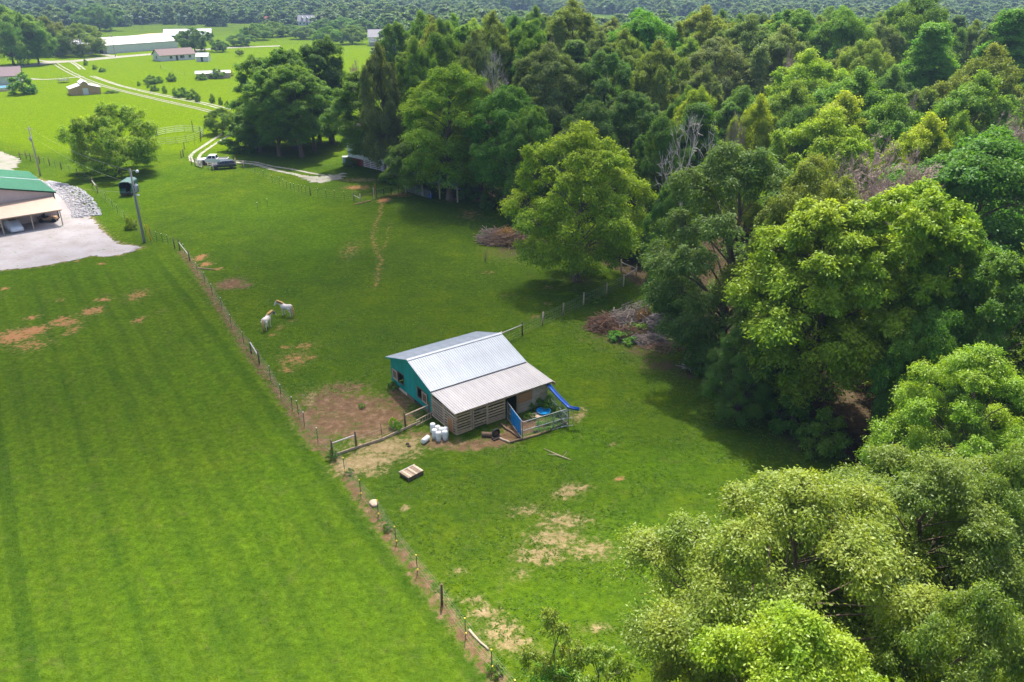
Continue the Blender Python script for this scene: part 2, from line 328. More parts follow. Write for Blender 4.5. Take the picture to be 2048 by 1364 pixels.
weedy = blobs([(400, 190, 90, 22, 1.0), (470, 205, 60, 14, 1.0), (330, 175, 40, 12, .8), (330, 63, 120, 6, .9), (430, 127, 60, 6, .7)])
n = len(xs); idx = np.arange(len(gx)).reshape(len(ys), n)
quads = np.stack([idx[:-1, :-1], idx[:-1, 1:], idx[1:, 1:], idx[1:, :-1]], -1).reshape(-1, 4)
m, nt, b = newmat('meadow_ground'); M['ground'] = m
geoN = nd(nt, 'ShaderNodeNewGeometry'); pos = geoN.outputs['Position']
def A(n_): return nd(nt, 'ShaderNodeAttribute', attribute_name=n_).outputs['Fac']
big = noise(nt, 0.045, 4, 0.6, pos); mid = noise(nt, 0.28, 5, 0.62, pos); fine = noise(nt, 2.2, 4, 0.7, pos); blade = noise(nt, 9.0, 3, 0.7, pos)
g = ramp(nt, math_(nt, 'ADD', math_(nt, 'MULTIPLY', big, 0.55), math_(nt, 'MULTIPLY', mid, 0.45)), [(0.33, (0.050, 0.098, 0.007)), (0.45, (0.077, 0.137, 0.005)), (0.54, (0.104, 0.170, 0.003)), (0.66, (0.160, 0.212, 0.003))])
g = mixc(nt, math_(nt, 'MULTIPLY', A('lush'), 0.6), g, (0.110, 0.230, 0.001))
g = mixc(nt, math_(nt, 'MULTIPLY', A('weedy'), math_(nt, 'MULTIPLY_ADD', mid, 2.4, -0.7, True)), g, (0.20, 0.20, 0.055))
st = nd(nt, 'ShaderNodeTexNoise', noise_dimensions='1D'); st.inputs['Scale'].default_value = 0.75; st.inputs['Detail'].default_value = 3
nt.links.new(math_(nt, 'ADD', A('fdist'), math_(nt, 'MULTIPLY', mid, 0.5)), st.inputs['W'])
wob = math_(nt, 'ADD', A('fdist'), math_(nt, 'MULTIPLY', noise(nt, 0.12, 3, 0.5, pos), 0.9))
band = math_(nt, 'MULTIPLY_ADD', math_(nt, 'SINE', math_(nt, 'MULTIPLY', wob, 2 * math.pi / 2.0)), 1.3, 0.5, True)      # alternate mower passes
g = mixc(nt, math_(nt, 'MULTIPLY', A('mow'), math_(nt, 'MULTIPLY', band, 0.42)), g, (0.100, 0.190, 0.002))
g = mixc(nt, math_(nt, 'MULTIPLY', A('mow'), math_(nt, 'MULTIPLY_ADD', band, -0.40, 0.40)), g, (0.046, 0.106, 0.003))
edge_l = math_(nt, 'MULTIPLY_ADD', math_(nt, 'ABSOLUTE', math_(nt, 'SINE', math_(nt, 'MULTIPLY', wob, math.pi / 1.0))), -5.0, 0.7, True)   # thin lines of clippings
g = mixc(nt, math_(nt, 'MULTIPLY', A('mow'), math_(nt, 'MULTIPLY', edge_l, math_(nt, 'MULTIPLY_ADD', mid, 2.0, -0.6, True))), g, (0.16, 0.225, 0.03))
g = mixc(nt, math_(nt, 'MULTIPLY', A('sun_tint'), 0.85), g, mixc(nt, mid, (0.150, 0.245, 0.001), (0.205, 0.280, 0.001)))  # same grass, coloured brighter and yellower to stand in for backlit sun
sf = math_(nt, 'MULTIPLY', math_(nt, 'MULTIPLY_ADD', st.outputs[0], 4.0, -1.6, True), A('mow'))
g = mixc(nt, math_(nt, 'MULTIPLY', sf, 0.55), g, (0.135, 0.205, 0.006))
g = mixc(nt, math_(nt, 'MULTIPLY', math_(nt, 'MULTIPLY_ADD', st.outputs[0], -5.0, 2.2, True), math_(nt, 'MULTIPLY', A('mow'), 0.42)), g, (0.045, 0.098, 0.005))
dry = math_(nt, 'MULTIPLY', math_(nt, 'MULTIPLY_ADD', noise(nt, 0.6, 5, 0.7, pos, 1.0), 6.0, -3.4, True), 0.5)
g = mixc(nt, dry, g, (0.16, 0.145, 0.05))
g = mixc(nt, math_(nt, 'MULTIPLY_ADD', A('sun_tint'), -0.16, 0.16), g, mixc(nt, mid, (0.060, 0.095, 0.030), (0.115, 0.125, 0.050)))     # dull seed heads and clover through the sward
clump = math_(nt, 'MULTIPLY_ADD', noise(nt, 1.0, 5, 0.75, pos, 0.6), 4.5, -1.75, True)
g = mixc(nt, math_(nt, 'MULTIPLY_ADD', clump, -0.42, 0.42), g, (0.034, 0.088, 0.010))
# tufts: fine light and dark flecks of blades
tf = math_(nt, 'MULTIPLY_ADD', math_(nt, 'ADD', math_(nt, 'MULTIPLY', fine, 0.6), math_(nt, 'MULTIPLY', blade, 0.4)), 3.4, -1.2, True)
g = mixc(nt, math_(nt, 'MULTIPLY_ADD', tf, -0.95, 0.95), g, mixc(nt, 1.0, g, (0.36, 0.42, 0.36), 'MULTIPLY'))
edge = math_(nt, 'MULTIPLY_ADD', math_(nt, 'ADD', math_(nt, 'MULTIPLY', fine, 0.5), math_(nt, 'MULTIPLY', noise(nt, 1.1, 5, 0.75, pos), 0.5)), 2.3, -0.66)
def over(cur, name, colr, k=9.0, off=1.02):
    here = math_(nt, 'MULTIPLY', A(name), 5.0, None, True)
    f = math_(nt, 'MULTIPLY', math_(nt, 'MULTIPLY', math_(nt, 'SUBTRACT', math_(nt, 'ADD', A(name), edge), off), k, None, True), here)
    halo = math_(nt, 'MULTIPLY', math_(nt, 'MULTIPLY', math_(nt, 'SUBTRACT', math_(nt, 'ADD', A(name), edge), off - 0.28), 2.2, None, True), math_(nt, 'MULTIPLY', here, 0.45))
    cur = mixc(nt, halo, cur, (0.125, 0.130, 0.040))       # thin worn grass round the bare soil
    return mixc(nt, math_(nt, 'MULTIPLY', f, 0.9), cur, colr)
mudc = ramp(nt, noise(nt, 1.3, 5, 0.7, pos), [(0.3, (0.095, 0.052, 0.032)), (0.52, (0.17, 0.098, 0.060)), (0.7, (0.28, 0.18, 0.115))])
clayc = ramp(nt, noise(nt, 1.6, 4, 0.7, pos), [(0.3, (0.24, 0.125, 0.055)), (0.5, (0.36, 0.165, 0.075)), (0.7, (0.30, 0.19, 0.10))])
strawc = ramp(nt, noise(nt, 1.5, 5, 0.75, pos), [(0.3, (0.17, 0.125, 0.06)), (0.5, (0.28, 0.205, 0.105)), (0.7, (0.38, 0.285, 0.165))])
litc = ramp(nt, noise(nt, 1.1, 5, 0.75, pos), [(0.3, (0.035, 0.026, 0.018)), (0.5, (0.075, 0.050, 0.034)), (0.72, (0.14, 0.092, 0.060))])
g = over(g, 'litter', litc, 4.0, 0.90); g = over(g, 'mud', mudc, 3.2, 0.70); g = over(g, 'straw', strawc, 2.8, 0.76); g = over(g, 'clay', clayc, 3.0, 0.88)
nt.links.new(g, b.inputs['Base Color']); b.inputs['Roughness'].default_value = 1.0; b.inputs['Specular IOR Level'].default_value = 0.0
bp = nd(nt, 'ShaderNodeBump'); bp.inputs['Strength'].default_value = 0.7; bp.inputs['Distance'].default_value = 0.25
nt.links.new(math_(nt, 'ADD', fine, math_(nt, 'MULTIPLY', blade, 0.5)), bp.inputs['Height']); nt.links.new(bp.outputs[0], b.inputs['Normal'])
gm = np_mesh('ground', np.stack([gx, gy, gz], 1), quads, mat=m, attrs={'clay': ('POINT', clay), 'mud': ('POINT', mud), 'straw': ('POINT', straw), 'litter': ('POINT', litter), 'mow': ('POINT', mow), 'lush': ('POINT', lush), 'weedy': ('POINT', weedy), 'sun_tint': ('POINT', sun_tint), 'fdist': ('POINT', np.clip(fence_d, -300, 300))}, smooth=True)
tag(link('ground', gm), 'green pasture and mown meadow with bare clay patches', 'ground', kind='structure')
# ---------------------------------------------------------------- gravel yards, drives and road
def gravel_mat(name, c1, c2, grassy=0.0):
    m, nt, b = newmat(name); pos = nd(nt, 'ShaderNodeNewGeometry').outputs['Position']
    c = ramp(nt, math_(nt, 'ADD', math_(nt, 'MULTIPLY', noise(nt, 0.35, 4, 0.6, pos), 0.6), math_(nt, 'MULTIPLY', noise(nt, 7.0, 3, 0.8, pos), 0.4)), [(0.32, c2), (0.55, c1), (0.75, tuple(min(0.8, x * 1.12) for x in c1))])
    if grassy: c = mixc(nt, math_(nt, 'MULTIPLY_ADD', noise(nt, 0.7, 5, 0.7, pos), 7.0, -4.3 + grassy, True), c, (0.075, 0.15, 0.02))
    nt.links.new(c, b.inputs['Base Color']); b.inputs['Roughness'].default_value = 0.95
    bp = nd(nt, 'ShaderNodeBump'); bp.inputs['Strength'].default_value = 0.6; bp.inputs['Distance'].default_value = 0.05
    nt.links.new(noise(nt, 9.0, 3, 0.7, pos), bp.inputs['Height']); nt.links.new(bp.outputs[0], b.inputs['Normal'])
    return m
M['gravel'] = gravel_mat('pale_gravel', (0.335, 0.31, 0.31), (0.23, 0.195, 0.175), 0.2)
M['gravel_road'] = gravel_mat('road_gravel', (0.245, 0.225, 0.19), (0.18, 0.16, 0.125), 0.6)
M['track'] = gravel_mat('wheel_track_gravel', (0.31, 0.285, 0.25), (0.21, 0.18, 0.14), 0.9)
M['pool_water'] = mat('pool_water', (0.10, 0.38, 0.62), 0.1, 0.05)
def sheet(name, poly, z, m, label, jag=0.0016, cat='gravel', px=True):
    P = [at(*p) if px else Vector((p[0], p[1], 0)) for p in poly]; out = []; rr = random.Random(len(poly) * 7 + int(P[0].x))
    for a, b_ in zip(P, P[1:] + P[:1]):
        L = (b_ - a).length; D = slant(a); k = max(1, min(90, int(L / max(0.3, D * 0.003)))); nrm = Vector((a.y - b_.y, b_.x - a.x, 0)).normalized()
        for i in range(k):
            j = 0 if i == 0 else (rr.gauss(0, 1) * jag * D)
            out.append(a.lerp(b_, i / k) + nrm * j)
    tri = tessellate_polygon([out]); me = np_mesh(name, [(p.x, p.y, z) for p in out], tris=[t[::-1] if True else t for t in tri], mat=m)
    bm = bmesh.new(); bm.from_mesh(me); bmesh.ops.recalc_face_normals(bm, faces=bm.faces)
    if bm.faces and sum(f.normal.z for f in bm.faces) < 0: bmesh.ops.reverse_faces(bm, faces=bm.faces)
    bm.to_mesh(me); bm.free()
    return tag(link(name, me), label, cat, kind='structure')
def ribbon(name, pts, w, z, m, label, cat='track', jag=0.12):
    P = [at(*p) if len(p) == 2 else Vector(p) for p in pts]; Q = []
    for i in range(len(P) - 1):                       # smooth the polyline
        p0, p1, p2, p3 = P[max(i - 1, 0)], P[i], P[i + 1], P[min(i + 2, len(P) - 1)]
        for k in range(14):
            t = k / 14; Q.append(0.5 * ((2 * p1) + (p2 - p0) * t + (2 * p0 - 5 * p1 + 4 * p2 - p3) * t * t + (3 * p1 - p0 - 3 * p2 + p3) * t ** 3))
    Q.append(P[-1]); rr = random.Random(int(P[0].x * 3) + len(P)); V = []; F = []
    for i, p in enumerate(Q):
        d = (Q[min(i + 1, len(Q) - 1)] - Q[max(i - 1, 0)]); n_ = Vector((-d.y, d.x, 0)).normalized()
        for s in (1, -1): V.append((p + n_ * s * w / 2 * (1 + rr.uniform(-jag, jag) * 2)))
    V = [(p.x, p.y, z) for p in V]
    F = [(2 * i + 1, 2 * i + 3, 2 * i + 2, 2 * i) for i in range(len(Q) - 1)]
    return tag(link(name, np_mesh(name, V, F, mat=m)), label, cat, kind='structure')
sheet('gravel_yard', [(-190, 350), (0, 352), (60, 352), (95, 364), (130, 380), (155, 398), (172, 420), (186, 440), (196, 452), (214, 472), (232, 486), (258, 490), (284, 495), (268, 503), (236, 510), (206, 514), (182, 511), (150, 520), (95, 530), (40, 538), (0, 540), (-60, 552), (-190, 560)], 0.03, M['gravel'], 'pale gravel yard in front of the green-roofed workshop')
sheet('gravel_drive', [(-180, 290), (-40, 296), (0, 303), (24, 312), (44, 321), (32, 334), (20, 346), (18, 351.5), (-190, 350)], 0.02, M['gravel_road'], 'bright gravel drive behind the green-roofed workshop', 0.002)
sheet('country_road', [(-120, 137.5), (0, 134), (60, 128.5), (88, 123.5), (72, 119.5), (92, 121.5), (140, 121), (200, 115), (220, 113.5), (198, 108), (213, 108.5), (236, 112), (330, 104.5), (332, 107.5), (262, 113.5), (210, 118.5), (160, 123), (110, 126.5), (60, 133), (0, 139), (-120, 143)], 0.03, M['gravel_road'], 'pale country road crossing in front of the long white building', 0.0006)
sheet('farm_road', [(380, 100), (430, 96), (480, 93.2), (560, 91), (560, 92.8), (480, 95.5), (430, 98.5), (380, 103)], 0.03, M['gravel_road'], 'narrow pale farm road past the trees by the ranch house', 0.0003)
for dv, w in ((0, .6), (5, .6)):
    ribbon('wheel_track', [(106 + dv * 1.6, 126), (118 + dv * 2, 135), (140 + dv * 2, 147), (170 + dv * 2, 160.5), (200 + dv * 2, 171), (240 + dv * 2, 182), (290 + dv * 2.2, 194), (340 + dv * 2.6, 206), (390 + dv * 2.8, 217), (425 + dv * 3, 226)], w, 0.035, M['gravel_road'], 'long pale wheel track running down from the country road, ' + ('outer rut' if dv == 0 else 'inner rut'))
for du in (0, 7):
    ribbon('wheel_track', [(140 + du, 124), (152 + du, 131), (160 + du * 1.4, 139)], 0.8, 0.035, M['track'], 'short wheel track branching below the country road, ' + ('near rut' if du == 0 else 'far rut'))
    ribbon('wheel_track', [(180 + du, 152), (240 + du, 172), (330 + du * 2, 193), (400 + du * 2.2, 207), (445 + du * 2.4, 219)], 0.7, 0.035, M['track'], 'faint wheel track through the bright field, ' + ('near rut' if du == 0 else 'far rut'))
ribbon('house_drive', [(166, 153), (140, 155.5), (110, 158), (80, 159), (58, 157)], 2.2, 0.034, M['gravel_road'], 'curved gravel drive leading to the house with the pool', 'drive')
for du, dv, w in ((0, 0, .8), (13, 3, .7)):
    ribbon('wheel_track', [(448 + du, 266 + dv), (430 + du, 277 + dv), (407 + du, 292 + dv), (388 + du * 1.1, 305 + dv), (381 + du * 1.3, 315 + dv), (392 + du, 325 + dv * 0.6), (440, 326 - dv * 2)], w, 0.035, M['track'], 'gravel rut of the farm track bending round behind the parked vehicles, ' + ('outer' if du == 0 else 'inner'))
for dv, w in ((0, 1.1), (-9, .8)):
    ribbon('wheel_track', [(468, 324.5 + dv * 0.4), (510, 329 + dv * 0.5), (545, 339 + dv * 0.7), (580, 347 + dv), (620, 355 + dv), (650, 360 + dv)], w, 0.035, M['track'], 'gravel rut of the drive from the parked vehicles to the house, ' + ('near side' if dv == 0 else 'far side'))
sheet('gravel_patch', [(598, 352), (618, 353), (650, 353.5), (672, 349), (686, 346), (690, 352), (676, 360), (655, 366), (628, 365), (610, 359)], 0.045, M['track'], 'pale gravel patch at the end of the house drive', 0.003)
# ---------------------------------------------------------------- clouds that shade the pasture (far above, out of the picture)
def make_cloud(name, label, foot, alt, puffs, seed, clear):
    """a flat fair-weather cloud; foot = ground point under its shadow"""
    m, nt, b = newmat(name + '_vapour'); nt.nodes.remove(b); out = nt.nodes['Material Output']
    tr = nd(nt, 'ShaderNodeBsdfTransparent'); tr.inputs[0].default_value = (1, 1, 1, 1)
    tl = nd(nt, 'ShaderNodeBsdfTranslucent'); tl.inputs[0].default_value = (0.9, 0.9, 0.92, 1)
    mx = nd(nt, 'ShaderNodeMixShader'); nt.links.new(tl.outputs[0], mx.inputs[1]); nt.links.new(tr.outputs[0], mx.inputs[2])
    pos = nd(nt, 'ShaderNodeNewGeometry').outputs['Position']
    nt.links.new(math_(nt, 'MULTIPLY_ADD', noise(nt, 0.03, 4, 0.6, pos), 0.6, clear - 0.3, True), mx.inputs[0])
    nt.links.new(mx.outputs[0], out.inputs['Surface'])
    off = SUN_DIR * (alt / SUN_DIR.z); rr = random.Random(seed); bm = bmesh.new()
    for (x, y, r_, ry) in puffs:
        tmp = bmesh.ops.create_icosphere(bm, subdivisions=3, radius=1.0)['verts']
        for v in tmp:
            q = 1 + 0.16 * math.sin(v.co.x * 5 + x) * math.sin(v.co.y * 6 + y) + 0.08 * math.sin(v.co.z * 9 + v.co.x * 11)
            v.co = Vector((foot[0] + off.x + x + v.co.x * r_ * q, foot[1] + off.y + y + v.co.y * ry * q, alt + v.co.z * r_ * 0.35 * q))
    me = bpy.data.meshes.new(name); bm.to_mesh(me); bm.free(); me.materials.append(m)
    return tag(link(name, me), label, 'cloud', kind='stuff')
# (cloud placed in p21)
make_cloud('cloud', 'thin fair-weather cloud drifting high above the pasture', (0, 0), 1300,
    [(-18, 92, 46, 44), (-30, 118, 50, 40), (-4, 108, 30, 28), (-45, 80, 44, 30), (-20, 75, 36, 26), (-10, 135, 24, 20), (-25, 55, 40, 20), (-2, 60, 20, 18)], 3, 0.83)
# ---------------------------------------------------------------- trees
def unit(a): return a / (np.linalg.norm(a, axis=-1, keepdims=True) + 1e-9)
def leaves(C, out, L, W, rg, tone, droop=0.35, flat=0.5):
    """leaf blades at points C; out = outward direction of the bough they grow on"""
    n = len(C); rv = unit(rg.normal(size=(n, 3)))
    nrm = unit(out * 0.7 + np.array([0, 0, flat]) + rv * 0.85)
    t = unit(out * 0.8 + unit(rg.normal(size=(n, 3))) * 0.9 - np.array([0, 0, droop]))
    t = unit(t - nrm * (t * nrm).sum(1, keepdims=True)); bt = np.cross(nrm, t)
    s = rg.uniform(0.7, 1.3, (n, 1)); l = L * s; w = W * s
    V = np.stack([C, C + t * l * 0.5 + bt * w * 0.5 - nrm * w * 0.12, C + t * l - np.array([0, 0, 1]) * l * 0.12, C + t * l * 0.5 - bt * w * 0.5 - nrm * w * 0.12], 1).reshape(-1, 3)
    return V, np.arange(n * 4).reshape(-1, 4), rg.uniform(0, 1, n), tone
def np_tubes(segs, n=5):
    """segs: list of (p0,p1,r0,r1)"""
    p0 = np.array([s[0] for s in segs], float); p1 = np.array([s[1] for s in segs], float); r0 = np.array([s[2] for s in segs]); r1 = np.array([s[3] for s in segs])
    d = unit(p1 - p0); up = np.where(np.abs(d[:, 2:3]) < 0.9, np.array([[0, 0, 1.0]]), np.array([[1.0, 0, 0]])); x = unit(np.cross(d, up)); y = np.cross(x, d)
    V = []
    for p, r in ((p0, r0), (p1, r1)):
        for k in range(n):
            a = 2 * math.pi * k / n; V.append(p + (x * math.cos(a) + y * math.sin(a)) * r[:, None])
    V = np.stack(V, 1); m_ = len(segs); base = np.arange(m_)[:, None] * 2 * n
    Q = np.stack([np.concatenate([base + k, base + (k + 1) % n, base + n + (k + 1) % n, base + n + k], 1) for k in range(n)], 1).reshape(-1, 4)
    return V.reshape(-1, 3), Q
PROF = {
    'oval': lambda t: np.sin(np.pi * (0.10 + 0.84 * t)) ** 0.7,
    'round': lambda t: np.sqrt(np.maximum(0.02, 1 - (1.75 * t - 0.72) ** 2)),
    'cone': lambda t: (1 - t) ** 0.75 * 0.95 + 0.08,
    'spread': lambda t: np.sqrt(np.maximum(0.03, 1 - (1.35 * t - 0.38) ** 2)),
}
def make_tree(name, seed, Hh, Rr, cb, prof, lobes, clumps, per, L, W, mleaf, droop=0.35, stems=1, lr=(0.26, 0.42), flat=0.5, trunk=True, rcf=0.30):
    rg = np.random.default_rng(seed); segs = []; LV = []; LQ = []; LR = []; LT = []; nv = 0
    tr = 0.018 * Hh + 0.06; axis = [np.array([0, 0, -0.2])]
    for i in range(1, 9): axis.append(np.array([0, 0, Hh * 0.86 * i / 8]) + np.append(rg.normal(0, 0.02 * Hh * min(1, i / 3), 2), 0))
    axr = [tr * (1.35 if i == 0 else (1 - 0.88 * i / 8)) for i in range(9)]
    for i in range(8): segs.append((axis[i], axis[i + 1], axr[i], axr[i + 1]))
    def onaxis(z):
        t = np.clip(z / (Hh * 0.86) * 8, 0, 7.999); i = int(t); return axis[i] + (axis[i + 1] - axis[i]) * (t - i), axr[i] + (axr[i + 1] - axr[i]) * (t - i)
    for k in range(lobes):
        t = (k + rg.uniform(0.1, 0.9)) / lobes; ang = k * 2.39996 + rg.uniform(-0.5, 0.5)
        z = Hh * (cb + (1 - cb) * t * 0.93); pr_ = float(PROF[prof](np.array(t))) * Rr
        rl = Rr * rg.uniform(*lr) * (0.72 + 0.28 * (1 - t)); rad = max(0, pr_ - rl * 0.75) * rg.uniform(0.62, 1.20)
        c = np.array([math.cos(ang) * rad, math.sin(ang) * rad, z - rl * rg.uniform(-0.2, 0.7)])
        out0 = unit(np.array([c[0], c[1], 0.35 * Rr * (0.4 + t)]))
        p0, r0 = onaxis(max(Hh * cb * 0.75, z - rad * 0.75 - 0.8)); md = (p0 + c) / 2 + np.array([0, 0, rad * 0.10]) + rg.normal(0, 0.12, 3)
        rb = max(0.03, r0 * 0.42); segs.append((p0, md, rb, rb * 0.7)); segs.append((md, c, rb * 0.7, rb * 0.32))
        # clumps over the outer and upper side of the lobe
        dirs = unit(rg.normal(size=(clumps * 3, 3)) * np.array([1, 1, 0.85]) + out0 * 0.85 + np.array([0, 0, 0.25]))[:clumps]
        cr = rl * rg.uniform(0.6, 1.32, (clumps, 1)); CC = c + dirs * cr * np.array([1, 1, 0.85])
        tone0 = rg.uniform(0, 0.5)
        for q in range(0, clumps, 2): segs.append((c, CC[q] - dirs[q] * 0.2, rb * 0.3, 0.012))
        rc = rl * rcf
        loc = rg.normal(size=(clumps, per, 3)) * np.array([1, 1, 0.62]) * rc * 0.62
        loc[:, :, 2] -= (loc[:, :, 0] ** 2 + loc[:, :, 1] ** 2) / (rc * 2.2) * droop
        C = (CC[:, None, :] + loc).reshape(-1, 3)
        o = unit(np.repeat(dirs, per, 0) * 0.7 + unit(loc.reshape(-1, 3)) * 0.6)
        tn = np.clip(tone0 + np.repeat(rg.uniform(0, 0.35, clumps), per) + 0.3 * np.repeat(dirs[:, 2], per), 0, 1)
        V, Q, rr_, tn = leaves(C, o, L, W, rg, tn, droop, flat)
        LV.append(V); LQ.append(Q + nv); nv += len(V); LR.append(rr_); LT.append(tn)
    crown = np_mesh(name + '_crown', np.concatenate(LV), np.concatenate(LQ), mat=mleaf, attrs={'rnd': ('FACE', np.concatenate(LR)), 'tone': ('FACE', np.concatenate(LT))})
    tm = None
    if trunk:
        V, Q = np_tubes(segs[:8], 8); V2, Q2 = np_tubes(segs[8:], 4)
        tm = np_mesh(name + '_trunk', np.concatenate([V, V2]), np.concatenate([Q, Q2 + len(V)]), mat=M['bark'])
    return dict(trunk=tm, crown=crown, H=Hh, R=Rr)
def make_bare(name, seed, Hh, Rr, levels, kids, mtwig, spread=0.75):
    rg = np.random.default_rng(seed); segs = []
    def grow(p, d, L, r, lv):
        q = p + d * L; mid_ = p + d * L * 0.5 + rg.normal(0, 0.05 * L, 3)
        segs.append((p, mid_, r, r * 0.8)); segs.append((mid_, q, r * 0.8, r * 0.5))
        if lv == 0: return
        for k in range(kids if lv < levels else kids + 2):
            nd_ = unit(d + rg.normal(0, spread, 3) + np.array([0, 0, 0.18])); s = rg.uniform(0.45, 1.0)
            grow(mid_ + (q - mid_) * s, nd_, L * rg.uniform(0.52, 0.75), max(0.026, r * 0.5), lv - 1)
    grow(np.zeros(3) - [0, 0, 0.2], unit(np.array([rg.normal(0, .06), rg.normal(0, .06), 1])), Hh * 0.42, 0.016 * Hh, levels)
    big = [s for s in segs if s[2] > 0.05]; sm = [s for s in segs if s[2] <= 0.05]
    V, Q = np_tubes(big, 6); V2, Q2 = np_tubes(sm, 3)
    me = np_mesh(name + '_trunk', V, Q, mat=mtwig); me2 = np_mesh(name + '_twigs', V2, Q2, mat=mtwig)
    ex = max(np.abs(V2[:, :2]).max(), 0.1); top = V2[:, 2].max()
    for q in (me, me2):
        q.transform(Matrix.Diagonal((Rr / ex, Rr / ex, Hh / top, 1)))
    return dict(trunk=me, twigs=me2, H=Hh, R=Rr)
G, GL = M['leaf'], M['leaf_gloss']
PT = {
    'oval_a': make_tree('tall_tree', 1, 20, 5.6, 0.22, 'oval', 30, 22, 135, 0.27, 0.135, G),
    'oval_b': make_tree('tall_tree_b', 2, 20, 5.2, 0.16, 'oval', 34, 20, 125, 0.27, 0.12, G, droop=0.6),
    'round_a': make_tree('round_tree', 3, 18, 7.2, 0.20, 'round', 32, 24, 135, 0.29, 0.15, G),
    'round_b': make_tree('round_tree_b', 4, 18, 7.0, 0.24, 'round', 44, 22, 108, 0.27, 0.14, G, lr=(0.2, 0.36)),
    'high': make_tree('high_tree', 17, 20, 5.2, 0.36, 'oval', 34, 22, 120, 0.27, 0.13, G, lr=(0.22, 0.38)),
    'cone_a': make_tree('cone_tree', 5, 21, 5.4, 0.14, 'cone', 38, 20, 115, 0.27, 0.14, G),
    'lone': make_tree('lone_tree', 16, 12, 8.0, 0.20, 'round', 44, 18, 100, 0.28, 0.14, G, lr=(0.17, 0.30)),
    'fine_a': make_tree('feathery_tree', 7, 20, 6.2, 0.06, 'oval', 40, 24, 110, 0.24, 0.10, G, droop=0.8, lr=(0.2, 0.34)),
    'near_a': make_tree('near_tree', 8, 17, 6.2, 0.16, 'round', 70, 23, 140, 0.155, 0.068, GL, droop=0.6, lr=(0.16, 0.28), rcf=0.36),
    'near_b': make_tree('near_tree_b', 9, 15, 5.2, 0.12, 'round', 50, 21, 130, 0.155, 0.075, GL, droop=0.35, lr=(0.17, 0.29), rcf=0.36),
    'young': make_tree('young_tree', 19, 9, 2.4, 0.10, 'oval', 18, 11, 50, 0.19, 0.09, GL, droop=0.4, lr=(0.28, 0.42)),
    'shrub': make_tree('shrub', 10, 2.4, 1.5, 0.12, 'round', 12, 10, 60, 0.17, 0.09, G, lr=(0.3, 0.45)),
    'weed': make_tree('weed', 11, 0.8, 0.7, 0.05, 'round', 8, 6, 22, 0.14, 0.05, G, lr=(0.3, 0.5), trunk=False),
    'bare_a': make_bare('bare_tree', 12, 17, 6.5, 6, 4, M['twig_pink'], 0.7),
    'bare_b': make_bare('bare_tree_b', 13, 14, 4.0, 4, 4, M['twig_pale'], 0.8),
}
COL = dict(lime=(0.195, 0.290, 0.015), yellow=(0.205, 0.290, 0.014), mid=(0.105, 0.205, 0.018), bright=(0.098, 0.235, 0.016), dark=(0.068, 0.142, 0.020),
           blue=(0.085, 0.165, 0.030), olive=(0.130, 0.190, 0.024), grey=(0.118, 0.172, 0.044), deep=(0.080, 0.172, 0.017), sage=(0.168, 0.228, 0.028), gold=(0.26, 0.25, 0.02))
trs = random.Random(5); TREES = []
def tree(kind, loc, h, r, colr, label, group=None, name='leafy_tree', rz=None, cat='tree'):
    p = PT[kind]; e = empty(name, (loc[0], loc[1], gz_at(loc[0], loc[1])), trs.uniform(0, 6.28) if rz is None else rz, label, cat, group, (r / p['R'], r / p['R'], h / p['H']))
    for part in ('trunk', 'crown', 'twigs'):
        if p.get(part):
            o = link(part, p[part], e); c = COL[colr] if isinstance(colr, str) else colr; k = trs.uniform(0.9, 1.1)
            o.color = (c[0] * k, c[1] * trs.uniform(0.94, 1.06), c[2], 1)
    TREES.append((loc[0], loc[1], r)); return e
def top_tree(kind, u, v, h, wpx, colr, label, group=None, **kw):
    """a tree whose crown tip is seen at (u,v); h = its height, wpx = crown width in photograph pixels"""
    p = at(u, v, h); return tree(kind, p, h, wpx / 2 * slant(p) / FPX, colr, label, group, **kw)
def wood_tree(kind, u, v, wpx, colr, label, group=None, rmax=7.6, dist=None, **kw):
    """a crown tip seen at (u,v) in the wood, whose canopy rises with distance"""
    d = float(np.interp(v, [-10, 60, 100, 150, 200, 250, 300, 340], [198, 166, 150, 135, 118, 106, 95, 88])); d = dist or d; q = at(u, v, 20); o = Vector((0, 0, CAM_H)); p = o + (q - o).normalized() * d
    h = p.z - gz_at(p.x, p.y)
    return tree(kind, p, h, min(rmax, wpx / 2 * d / FPX), colr, label, group, **kw)
# --- trees one can point at
def bt(kind, ub, vb, ut, vt, wpx, colr, label, group=None, **kw):
    """a tree whose foot (ub,vb) is seen; height from its tip row vt"""
    p = at(ub, vb); lo, hi = 0.5, 45.0
    for _ in range(40):
        h = (lo + hi) / 2; y = p.y * math.sin(PITCH) + (h - CAM_H) * math.cos(PITCH); zc = p.y * math.cos(PITCH) - (h - CAM_H) * math.sin(PITCH)
        if 682 - FPX * y / zc > vt: lo = h
        else: hi = h
    return tree(kind, p, lo, wpx / 2 * slant(p) / FPX, colr, label, group, **kw)
bt('round_b', 1152, 562, 1165, 262, 238, 'lime', 'broad yellow-green tree with a bent trunk beside the brown brush pile', rz=2.6)
bt('lone', 238, 345, 218, 213, 146, (0.165, 0.250, 0.018), 'lone spreading tree standing in the open pasture near the horse trailer')
bt('oval_a', 1600, 840, 1640, 372, 265, 'lime', 'tall bright lime-green tree at the edge of the wood, left of its twin')
bt('high', 1748, 862, 1815, 368, 225, 'lime', 'tall bright lime-green tree with a bare leaning trunk over the clay bank')
bt('fine_a', 1440, 720, 1440, 268, 300, 'blue', 'large feathery dark blue-green tree beside the lower brush pile')
bt('fine_a', 1570, 770, 1560, 300, 230, 'olive', 'feathery olive tree between the dark blue-green tree and the lime tree')
bt('oval_b', 900, 402, 880, 122, 175, 'lime', 'tall yellow-green tree rising over the green-trimmed shed')
